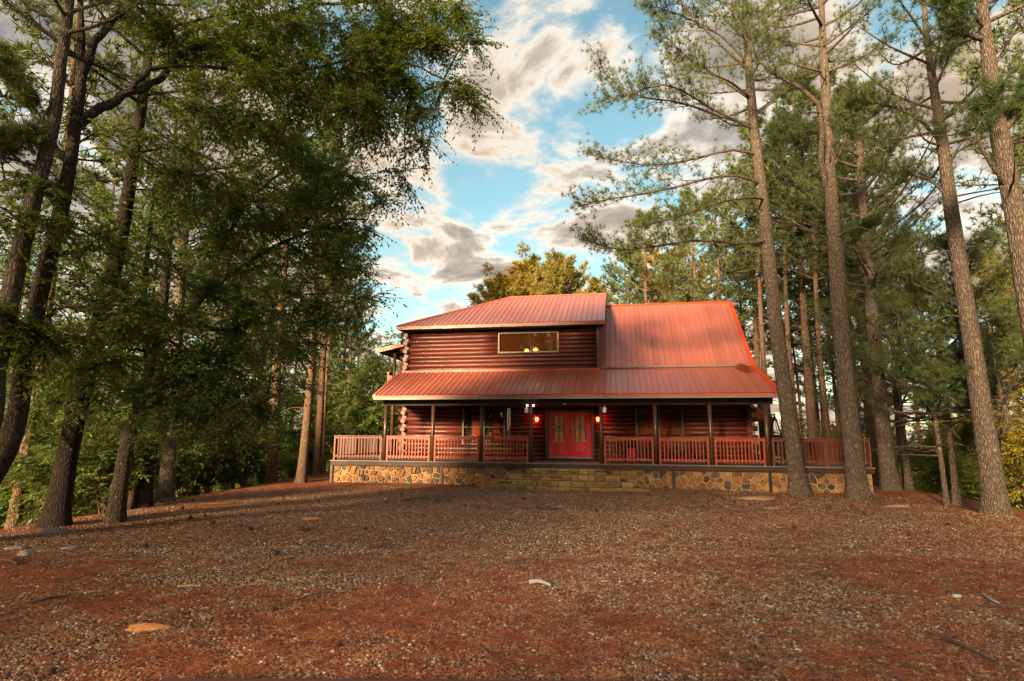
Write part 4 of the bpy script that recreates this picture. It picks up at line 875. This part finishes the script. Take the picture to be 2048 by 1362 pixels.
# the old tree at the left edge whose limbs arch over the yard
b0 = np.array([-9.35, 9.9, 0]); b0[2] = float(ground_z(b0[0], b0[1])) - .1
r0 = tag(empty('broadleaf_tree', tuple(b0)), 'old mottled broadleaf tree whose long arching limbs drape fine leaves against the open sky', 'tree')
L0 = lambda pp: [at_depth(*q) for q in pp]
leafy_tree(r0, ([b0] + L0(((14, 900, 9.9), (52, 720, 9.9), (86, 560, 9.9), (118, 440, 9.9), (138, 340, 9.9), (150, 250, 9.9), (161, 165, 9.9), (162, 70, 9.9), (158, -60, 9.9))), [wpx(w, 9.9) for w in (46, 42, 40, 37, 34, 30, 28, 24, 18, 8)]),
    [(L0(((143, 262, 9.9), (205, 216, 10.1), (257, 187, 10.3), (319, 158, 10.5), (383, 97, 10.8), (506, 48, 11.2), (620, 10, 11.6), (760, 5, 12)), ), .10, .025),
     (L0(((161, 165, 9.9), (183, 103, 9.9), (215, 60, 10), (257, 7, 10.1), (330, -80, 10.5), (480, -120, 11), (650, -110, 11.5), (820, -60, 12), (905, 10, 12.2))), .085, .02),
     (L0(((257, 187, 10.3), (300, 140, 10.3), (390, 130, 10.6), (560, 150, 11.2), (700, 120, 11.6), (820, 130, 11.9), (900, 165, 12))), .05, .015),
     (L0(((122, 420, 9.9), (60, 340, 9.7), (10, 300, 9.5))), .05, .02), (L0(((140, 330, 9.9), (60, 220, 9.5), (0, 190, 9.3))), .05, .02),
     (L0(((96, 520, 9.9), (200, 500, 10.2), (320, 560, 10.6))), .035, .012), (L0(((70, 640, 9.9), (160, 610, 9.9), (260, 640, 10.2))), .035, .012)],
    [blob(560, 60, 170, 80, 11.2, 1.2), blob(740, 70, 130, 90, 11.8, 1.2), blob(830, 50, 70, 50, 12.1, .5, .8), blob(910, 30, 40, 24, 12.2, .18, .4), blob(948, 72, 26, 18, 12.2, .10, .3), blob(880, 110, 50, 26, 12.1, .22, .5), blob(905, 170, 40, 26, 12.1, .16, .4), blob(945, 205, 20, 26, 12.1, .08, .3), blob(840, 230, 45, 26, 12, .16, .5), blob(835, 300, 26, 22, 12, .10, .4), blob(800, 350, 18, 40, 12, .10, .4), blob(640, 190, 160, 90, 11.6, 1.2), blob(770, 170, 80, 60, 12, .6, .9),
     blob(440, 90, 110, 80, 10.8, .6), blob(730, 270, 70, 50, 12, .4), blob(330, 50, 110, 60, 10.3, .3), blob(50, 150, 70, 60, 9.4, .2), blob(40, 370, 80, 60, 9.4, .3), blob(120, 480, 130, 60, 9.9, .4), blob(230, 620, 130, 70, 10.4, .6), blob(60, 680, 80, 120, 9.8, .6),
     blob(480, 230, 160, 100, 11.0, 1.0), blob(700, -40, 260, 60, 12, .8), blob(360, 330, 110, 70, 10.6, .5)],
    M['bark_oak'], M['leaf'], b0, 5800, 14, .10, .75, NB=230)
b2 = hero_base(228, 1039); Y2 = b2[1]; y = Y2
r2 = tag(empty('broadleaf_tree', tuple(b2)), 'smaller mottled broadleaf tree with a broad leafy crown hanging low beside the drive', 'tree')
leafy_tree(r2, ([b2] + L0(((240, 970, y), (251, 904, y), (272, 832, y), (290, 770, y), (300, 735, y), (292, 690, y), (285, 640, y), (290, 560, y), (300, 460, y), (310, 360, y))), [wpx(w, Y2) for w in (36, 32, 30, 28, 26, 22, 18, 16, 13, 9, 5)]),
    [(L0(((297, 755, y), (318, 671, y), (357, 640, y + .2), (417, 584, y + .5), (490, 530, y + .8), (580, 480, y + 1.1), (680, 440, y + 1.3), (735, 440, y + 1.4))), .095, .02),
     (L0(((357, 640, y + .2), (440, 660, y), (540, 640, y + .2), (640, 610, y + .6), (710, 600, y + 1))), .05, .015),
     (L0(((285, 660, y), (262, 600, y - .2), (247, 570, y - .3), (215, 480, y - .4), (190, 420, y - .4))), .05, .02),
     (L0(((318, 671, y), (370, 700, y - .6), (440, 740, y - 1.0), (520, 800, y - 1.2))), .04, .012),
     (L0(((417, 584, y + .5), (450, 480, y + .6), (520, 380, y + .9), (600, 330, y + 1.2), (680, 350, y + 1.4))), .055, .015),
     (L0(((290, 700, y), (240, 700, y - .5), (160, 720, y - .9), (80, 740, y - 1))), .035, .012)],
    [blob(620, 400, 120, 90, y + 1.2, 1.2), blob(690, 350, 60, 50, y + 1.4, .4, .8), blob(750, 410, 34, 20, y + 1.5, .12, .4), blob(735, 470, 30, 20, y + 1.4, .12, .4), blob(725, 540, 30, 18, y + 1.3, .12, .4), blob(735, 600, 30, 18, y + 1.2, .12, .4), blob(660, 500, 90, 80, y + 1.2, .9), blob(520, 470, 130, 90, y + .8, 1.2), blob(420, 540, 140, 90, y + .4, 1.1), blob(560, 600, 130, 80, y + .6, 1.1), blob(670, 620, 70, 60, y + 1, .6),
     blob(480, 680, 140, 70, y, 1.0), blob(400, 760, 110, 70, y - .8, .9), blob(510, 790, 80, 55, y - 1, .6), blob(300, 660, 120, 90, y - .4, .8), blob(330, 810, 80, 60, y - .9, .5), blob(430, 850, 80, 35, y - 1.2, .4),
     blob(190, 700, 110, 80, y - .8, .7), blob(110, 780, 80, 70, y - 1, .4), blob(280, 480, 120, 100, y - .2, .8), blob(430, 400, 130, 90, y + .6, .9), blob(560, 300, 120, 80, y + 1, .9), blob(160, 560, 100, 90, y - .4, .5), blob(590, 710, 70, 60, y + .3, .5)],
    M['bark_oak'], M['leaf'], b2, 6000, 14, .10, .72, NB=260)

# --- woods behind: a few tree shapes, copied with their trunks and crowns
def parked(o): return o
def variant_pine(H_, r, h0, nbr, Lmax, lean, **kw):
    root = empty('pine_tree'); k = np.linspace(0, 1, 7); pts = np.stack([lean * H_ * k ** 1.5 + .12 * np.sin(k * 5 + lean * 30), .1 * np.sin(k * 4), H_ * k - .3], -1)
    pine_tree(root, pts, r * (1 - .9 * k) + .015, (0, 0, 0), M['bark_far'], h0, nbr, Lmax, sides=8, rings=26, **kw); return root
VP = [variant_pine(20, .24, .48, 42, 4.0, .01, nsub=9, ntuft=4, K=9, nl=.30, nw=.026, dead=12), variant_pine(22, .26, .56, 40, 3.8, -.02, nsub=9, ntuft=4, K=9, nl=.30, nw=.026, dead=14),
      variant_pine(17, .19, .36, 44, 3.6, .02, nsub=9, ntuft=4, K=9, nl=.30, nw=.026, dead=12), variant_pine(18, .15, .55, 26, 2.6, -.01, nsub=8, ntuft=4, K=9, nl=.28, nw=.026, dead=12),
      variant_pine(16, .24, .26, 64, 4.6, .0, nsub=13, ntuft=6, K=9, nl=.36, nw=.030, dead=4, shape=.38, rise=.30, leaf=M['pine_painted_sun'])]
def variant_leafy(H_, R, n, low, lm=None):
    root = empty('broadleaf_tree'); bl = [((0, 0, H_ * .7), (R * .75, R * .75, H_ * .26), 1.6), ((R * .5, 0, H_ * .5), (R * .5, R * .6, H_ * .2), 1), ((-R * .45, R * .3, H_ * .48), (R * .55, R * .5, H_ * .2), 1), ((0, -R * .5, H_ * .42), (R * .6, R * .5, H_ * .16), 1), ((0, 0, H_ * low), (R * .9, R * .9, H_ * .14), .9)]
    leafy_tree(root, ([(0, 0, -.3), (.1, 0, H_ * .3), (-.05, .1, H_ * .6), (.1, 0, H_ * .92)], [H_ * .014, H_ * .012, H_ * .008, .02]), [([(.1, 0, H_ * .3), (R * .4, .1, H_ * .45), (R * .7, .2, H_ * .55)], .05, .012), ([(0, 0, H_ * .35), (-R * .4, .2, H_ * .46), (-R * .65, .3, H_ * .52)], .05, .012)], bl, M['bark_far'], lm or M['under'], (0, 0, 0), n, 10, .19, .9, 8, 20); return root
VL = [variant_leafy(9, 2.6, 1100, .25), variant_leafy(7, 2.2, 900, .28), variant_leafy(7.5, 2.6, 1000, .25, M['under_painted_sun'])]
def variant_shrub(H_, R, n):
    root = empty('shrub'); cr = Crown(); st = []
    for i in range(9):
        a = i * 2 * pi / 9 + rng.normal(0, .3); e = np.array([cos(a) * R * rng.uniform(.3, .85), sin(a) * R * rng.uniform(.3, .85), H_ * rng.uniform(.5, .9)]); q = smooth_path([(0, 0, -.15), e * [.4, .4, .6], e], 8); V, Q = tube(q, np.linspace(.03, .008, 8), 5); cr.wood(V, Q); st.append(q[2:])
    nd = np.concatenate(st); nd = np.concatenate([nd, nd + rng.normal(0, .28 * R, nd.shape) * [1, 1, .7]]); nd[:, 2] = nd[:, 2].clip(.1, H_)
    spray(cr, nd, nrmz(nd + [0, 0, .2]), n, .7, 9, .16); cr.build(root, M['bark_far'], M['under']); return root
VS = [variant_shrub(2.2, 1.5, 520), variant_shrub(3.0, 1.7, 620)]
used = set()
def put(proto, x, yv, s, rz, label, cat, group, dz=0.0):
    o = proto if proto.name not in used else copy_tree(proto); used.add(proto.name)
    o.location = (x, yv, float(ground_z(x, yv)) + dz); o.scale = (s, s, s * random.uniform(.94, 1.06)); o.rotation_euler = (0, 0, rz)
    return tag(o, label, cat, group)
GL, GR, GB = 'pines in the shaded wood downhill of the leafy trees', 'pines in the wood beyond the deck end', 'pines rising behind the cabin roof'
KIND = ['straight medium stemmed pine', 'tall bare stemmed pine with a high crown', 'pine with boughs hanging low', 'slim pole like pine with a thin top', 'bushy round crowned pine']
def pxx(px, Y): return (px - 1024) / F_PX * Y * 1.0
for px, Y, v, s in ((70, 15, 3, .95), (178, 26, 3, 1), (432, 34, 3, 1), (441, 37, 0, .9), (458, 32, 3, 1.05), (505, 40, 0, 1), (518, 42, 3, 1), (555, 27, 1, .95), (613, 24, 0, .82), (631, 38, 3, .9), (645, 29, 1, .8), (656, 32, 3, .8), (688, 44, 1, .75), (715, 46, 3, .8), (590, 50, 0, .9), (470, 52, 1, 1), (400, 45, 0, 1), (250, 36, 3, 1), (130, 31, 3, .9), (15, 24, 3, .9), (350, 40, 3, 1), (290, 29, 3, 1), (210, 44, 3, 1), (90, 40, 3, .9), (660, 58, 0, .85), (735, 62, 2, .8), (540, 62, 1, 1), (610, 66, 2, .95), (330, 56, 2, 1), (160, 58, 2, 1),  (425, 66, 2, 1)):
    put(VP[v], pxx(px, Y), Y, s, random.random() * 6.28, KIND[v] + ' in shaded wood downhill of the leafy trees', 'tree', GL)
for px, Y, v, s in ((1255, 40, 2, .95), (1300, 38, 0, .86), (1345, 44, 4, 1.02), (1400, 38, 1, .84), (1452, 35, 0, .84), (1490, 43, 2, 1.1), (1520, 36, 1, .9), (1570, 41, 0, 1), (1500, 52, 1, 1)):
    put(VP[v], pxx(px, Y), Y, s, random.random() * 6.28, KIND[v] + ' rising behind the cabin roof', 'tree', GB)
for px, Y, v, s in ((1618, 31, 1, 1), (1640, 35, 0, 1), (1652, 29, 3, 1.1), (1682, 37, 1, 1), (1665, 45, 2, 1.1), (1732, 33, 0, 1), (1700, 50, 1, 1), (1762, 41, 2, 1.2), (1595, 46, 3, 1), (1630, 55, 0, 1), (1830, 38, 3, 1), (1560, 33, 3, .95), (1850, 52, 2, .8), (1925, 34, 2, .62), (1955, 42, 4, .6), (2030, 30, 2, .7), (2060, 24, 4, .65), (2075, 40, 1, .9), (1880, 60, 4, .7), (2000, 55, 2, .7), (2130, 28, 0, 1), (2160, 20, 1, 1), (1740, 60, 4, .9), (1590, 30, 3, 1.12), (1705, 27, 3, 1.2), (1755, 30, 0, 1.1), (1535, 31, 3, 1.15)):
    put(VP[v], pxx(px, Y), Y, s, random.random() * 6.28, KIND[v] + ' in the wood beyond the deck end', 'tree', GR)
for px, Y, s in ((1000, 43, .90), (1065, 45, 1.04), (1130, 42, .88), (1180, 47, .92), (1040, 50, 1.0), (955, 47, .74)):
    put(VP[4], pxx(px, Y), Y, s, random.random() * 6.28, 'dense round topped pine directly behind the upper ridge, sun gold painted into its needles', 'tree', 'round golden pines behind the ridge')
for px, Y, v, s in ((960, 66, 4, .62), (905, 72, 2, .68), (880, 80, 4, .6), (930, 85, 2, .75), (850, 75, 2, .6), (1150, 60, 4, .95)):
    put(VP[v], pxx(px, Y), Y, s, random.random() * 6.28, 'small distant pine peeking over the left hip of the roof', 'tree', 'distant pines over the hip roof')
for px, Y, v, s in ((700, 34, 0, 1.05), (745, 38, 1, 1.2), (800, 42, 0, 1.15), (765, 33, 1, .95), (680, 40, 1, 1.2), (820, 52, 0, 1.1), (640, 45, 0, 1.1), (560, 36, 1, 1.1), (480, 30, 0, 1), (400, 28, 1, 1.1), (310, 24, 0, .95), (220, 20, 1, 1), (120, 21, 0, 1), (40, 17, 1, 1), (540, 48, 0, 1.2), (430, 42, 0, 1.2), (340, 36, 0, 1.2), (180, 33, 0, 1.2), (60, 30, 0, 1.2), (-40, 24, 1, 1.1)):
    put(VL[v], pxx(px, Y), Y, s, random.random() * 6.28, 'light green broadleaf sapling tree in the wood left of the cabin deck', 'tree', 'broadleaf saplings left of the cabin')
for i in range(22):
    px = -60 + i * 33 + random.uniform(-8, 8); Y = random.uniform(17, 36) if px > 250 else random.uniform(14.5, 30)
    if pxx(px, Y) > -9.8: Y = 9.8 / (1024 - px) * F_PX + random.uniform(1, 8)
    put(VS[i % 2], pxx(px, Y), Y, random.uniform(.6, 1.0), random.random() * 6.28, 'dark green shrub in the shaded undergrowth below the left crest', 'shrub', 'undergrowth shrubs on the left slope')
for i in range(14):
    px = 1770 + i * 24 + random.uniform(-8, 8); Y = random.uniform(21, 38)
    put(VS[i % 2], pxx(px, Y) + 1.5, Y, random.uniform(.45, .85), random.random() * 6.28, 'sunlit green shrub on the right slope behind the pine trunks', 'shrub', 'undergrowth shrubs on the right slope')
for px, Y, v, s in ((1850, 30, 0, .6), (1930, 27, 1, .7), (2010, 24, 0, .55), (2060, 20, 1, .6), (1790, 40, 0, .7), (1690, 44, 0, .8), (1600, 44, 1, .9), (1880, 42, 0, .8), (1960, 45, 0, .8), (2040, 40, 0, .8)):
    put(VL[2], pxx(px, Y), Y, s, random.random() * 6.28, 'broadleaf sapling growing on the sunny right slope, sunlit yellow painted into its leaves', 'tree', 'broadleaf saplings on the right slope')
# the wood goes on behind the camera on the sun's side and keeps the yard in shade
n_wood = 0
while n_wood < 28:
    x, yv = random.uniform(-48, -4), random.uniform(-62, 7)
    if (yv > -13 and x > -12) or (yv > 0 and x > -1.15 * yv - 4): continue
    put(VP[n_wood % 4], x, yv, random.uniform(.85, 1.1), random.random() * 6.28, 'pine in the wood surrounding the yard behind the viewpoint', 'tree', 'pines around the yard'); n_wood += 1
for i in range(12):
    x, yv = random.uniform(-16, 1), random.uniform(-40, -18)
    put(VL[i % 2], x, yv, random.uniform(.9, 1.2), random.random() * 6.28, 'broadleaf sapling under the pines behind the viewpoint', 'tree', 'saplings around the yard')
for i in range(8):
    put(VP[(0, 2, 1)[i % 3]], -19 + i * 1.75 + random.uniform(-.6, .6), -12 + random.uniform(-3.5, 2.5), random.uniform(.95, 1.12), random.random() * 6.28, 'pine in the wood surrounding the yard behind the viewpoint', 'tree', 'pines around the yard')
for i in range(16):
    x, yv = random.uniform(16, 44), random.uniform(-30, 2)
    put(VP[i % 4], x, yv, random.uniform(.8, 1.0), random.random() * 6.28, 'pine in the wood surrounding the yard behind the viewpoint', 'tree', 'pines around the yard')
for i in range(6):
    put(VL[i % 2], -3.5 + i * 1.5, random.uniform(-27, -19), random.uniform(.9, 1.1), random.random() * 6.28, 'broadleaf sapling under the pines behind the viewpoint', 'tree', 'saplings around the yard')
for i in range(6):
    put(VP[i % 3], -3 + i * 2.6 + random.uniform(-1, 1), random.uniform(-44, -26), random.uniform(.95, 1.1), random.random() * 6.28, 'pine in the wood surrounding the yard behind the viewpoint', 'tree', 'pines around the yard')
# far woods in the valley: one mass
far_src = []
for k in range(2):
    m = 900; d = nrmz(rng.normal(0, 1, (m, 3))); d[:, 2] = np.abs(d[:, 2]); P = d * [2.6, 2.6, 5.5] * rng.uniform(.7, 1.05, (m, 1)); N_ = nrmz(d + rng.normal(0, .5, (m, 3))); Dl = nrmz(np.cross(N_, rng.normal(0, 1, (m, 3)))); l = rng.uniform(.6, 1.1, m)
    V, Fq = leaf_quads(P, Dl, N_, l, l * .4); far_src.append(big_mesh('far_crown', V, [Fq], M['under_painted_sun'], None, False, np.repeat(rng.random(m), 4)))
n = 2600; th = rng.uniform(-1.0, 1.0, n); rr = np.sqrt(rng.uniform(58 ** 2, 420 ** 2, n)); fx, fy = rr * np.sin(th), rr * np.cos(th); s = rng.uniform(.8, 1.5, n)
scatter('far_woods', np.stack([fx, fy, ground_z(fx, fy)], -1), np.stack([0 * s, 0 * s, rng.random(n) * 6.28], -1), np.stack([s, s, s * rng.uniform(.8, 1.3, n)], -1), rng.random(n), far_src, 'distant wooded valley fading towards the hills', 'woods')

# ------------------------------------------------------------------ small things lying on the yard
def rock(px, py, L, W, Hh, m, label, rz=0.0):
    b = G(px, py); bm = bmesh.new(); bmesh.ops.create_icosphere(bm, subdivisions=3, radius=1); sd = random.random() * 9
    for v in bm.verts:
        k = 1 + .14 * sin(v.co.x * 3 + sd) * sin(v.co.y * 4 + sd) + random.uniform(-.03, .03); v.co = Vector((v.co.x * L * k, v.co.y * W * k, v.co.z * Hh * k))
    me = bpy.data.meshes.new('rock'); bm.to_mesh(me); bm.free(); me.materials.append(m); o = link(bpy.data.objects.new('rock', me)); o.location = (b[0], b[1], b[2] - Hh * .15); o.rotation_euler = (0, 0, rz); return tag(o, label, 'rock')
rock(1512, 998, .62, .35, .10, M['rock'], 'flat pale tan rock in the straw before the foundation')
rock(1548, 1017, .3, .2, .04, M['rock'], 'thin pale rock sliver near the flat tan rock'); rock(1797, 1013, .33, .2, .06, M['rock'], 'low tan rock on the right bank below the pines')
rock(105, 1066, .26, .16, .11, M['rock_grey'], 'grey rock at the foot of the black leaning pine'); rock(52, 1112, .13, .1, .1, M['rock_grey'], 'small upright grey rock in the dim left corner'); rock(30, 1098, .16, .1, .06, M['rock_grey'], 'low grey rock beside the upright grey rock'); rock(140, 1098, .12, .08, .05, M['rock_grey'], 'lone small grey rock in the leaf litter')
def stick(pp, r, m, label, cat='stick'):
    P = [G(*q) for q in pp]; P = [p + np.array([0, 0, r * (1.2 + .8 * (i % 2))]) for i, p in enumerate(P)]; b = P[0]
    q = smooth_path(np.array(P) - b, 12); V, Q = tube(q, np.linspace(r, r * .5, 12), 7); o = big_mesh('stick', V, [Q], m, None, True); o.location = tuple(b); return tag(o, label, cat)
stick(((1072, 1013), (1085, 1021), (1120, 1020)), .022, M['stick'], 'bent brown stick lying on the gravel before the steps')
stick(((1060, 1170), (1080, 1173), (1102, 1177)), .03, M['stick_grey'], 'short bluish grey piece of wood in mid gravel'); stick(((1885, 1282), (1925, 1302), (1990, 1330)), .022, M['stick'], 'long black fallen twig at the bottom right corner')
stick(((1968, 1194), (1980, 1205), (2000, 1212)), .02, M['stick_grey'], 'curved grey piece of bark on the right gravel'); stick(((0, 1125), (18, 1130), (35, 1134)), .03, M['stick'], 'stout dark branch end at the left edge'); stick(((62, 1210), (95, 1204), (135, 1196)), .02, M['stick'], 'weathered twig among the left leaf litter')
stick(((950, 1295), (965, 1303), (978, 1311)), .011, M['stick'], 'thin black twig near the landscaping timber'); stick(((210, 1122), (260, 1124), (330, 1122)), .014, M['stick'], 'long faint twig on the left straw'); stick(((1130, 1059), (1150, 1060), (1168, 1057)), .014, M['stick'], 'small twig in the middle of the drive')
stick(((815, 1000), (835, 998), (862, 999)), .016, M['stick'], 'straight twig before the left foundation'); stick(((175, 1188), (190, 1187), (208, 1185)), .012, M['rock'], 'pale wood chip on the left straw'); stick(((355, 1176), (380, 1176), (402, 1175)), .014, M['rock'], 'tan pointed wood splinter beside the bare gravel patch')
b = G(1914, 1197); o = MB().box(-.04, .04, -.025, .025, 0, .035).build('plastic_lid', M['plastic'], None, bevel=.008); o.location = (b[0], b[1], b[2] + .008); tag(o, 'tiny pale blue plastic scrap on the right gravel', 'litter')
def sand(px, py, R, Wd, label):
    b = G(px, py); m = 20; V = [(0, 0, .035)]
    for k, h in ((.5, .026), (.85, .016), (1.05, -.004)):
        for i in range(m):
            t = i * 2 * pi / m; q = k * (1 + .18 * sin(3 * t + px) + .1 * sin(7 * t)); V.append((R * q * cos(t), Wd * q * sin(t), h * random.uniform(.8, 1.2) if h > 0 else h))
    Fc = [(0, 1 + i, 1 + (i + 1) % m) for i in range(m)] + [(1 + a * m + i, 1 + (a + 1) * m + i, 1 + (a + 1) * m + (i + 1) % m, 1 + a * m + (i + 1) % m) for a in (0, 1) for i in range(m)]
    o = MB().add(V, Fc).build('sand_patch', M['sand'], None, smooth=True); o.location = (b[0], b[1], b[2] + .006); tag(o, label, 'sand')
sand(290, 1258, .19, .13, 'bare patch of bright orange sand in the near left straw'); sand(622, 1039, .22, .18, 'small faded sandy patch in the straw left of the drive')
cone_me = None
def cone_mesh():
    V, Q = tube([(0, 0, 0), (.012, 0, 0), (.035, 0, 0), (.06, 0, 0), (.075, 0, 0)], [.008, .026, .03, .018, .004], 9); V = V * (1 + rng.normal(0, .12, (len(V), 1))); o = big_mesh('pine_cone', V + [0, 0, .025], [Q], M['cone']); return o
proto = cone_mesh(); first = True
spots = [(730, 1060), (870, 1005), (930, 1012), (1050, 1000), (1100, 985), (1190, 1022), (1240, 1000), (1300, 992), (1390, 990), (1420, 1004), (1445, 998), (1450, 1000), (1470, 1006), (1485, 1015), (1497, 1010), (1530, 997), (1545, 1005), (1575, 1007), (1590, 1010), (1630, 1000), (1655, 1014), (1700, 1014), (1725, 1030), (1660, 1020), (560, 1010), (470, 1008), (600, 1062), (620, 1063), (500, 1062), (430, 1050), (410, 1034), (545, 1113), (545, 1228), (680, 1296), (295, 1097), (340, 1052), (380, 1040), (360, 1020), (385, 1002), (520, 1000), (1465, 1030), (1405, 1016), (1540, 1067), (1585, 1058), (1900, 1052), (1810, 1045), (1445, 1040), (90, 1356), (1820, 1074), (640, 1004)]
for px, py in spots:
    b = G(px, py); o = proto if first else copy_tree(proto); first = False; o.location = (b[0], b[1], b[2]); o.rotation_euler = (random.uniform(-.2, .2), random.uniform(-.3, .3), random.random() * 6.28); k = random.uniform(.9, 1.7); o.scale = (k, k, k)
    tag(o, 'dark fallen pine cone lying on the yard', 'pine cone', 'pine cones on the yard')
# landscaping timbers along the near edge of the gravel
for x0, x1, lb in ((-2.42, .92, 'dark reddish landscaping timber edging the near gravel, longer piece with cut end'), (.94, 2.30, 'short dark landscaping timber butted to the longer edging timber')):
    o = MB().box(x0, x1, 4.02, 4.34, -.08, .085).build('landscape_timber', M['timber'], None, bevel=.012); tag(o, lb, 'timber')
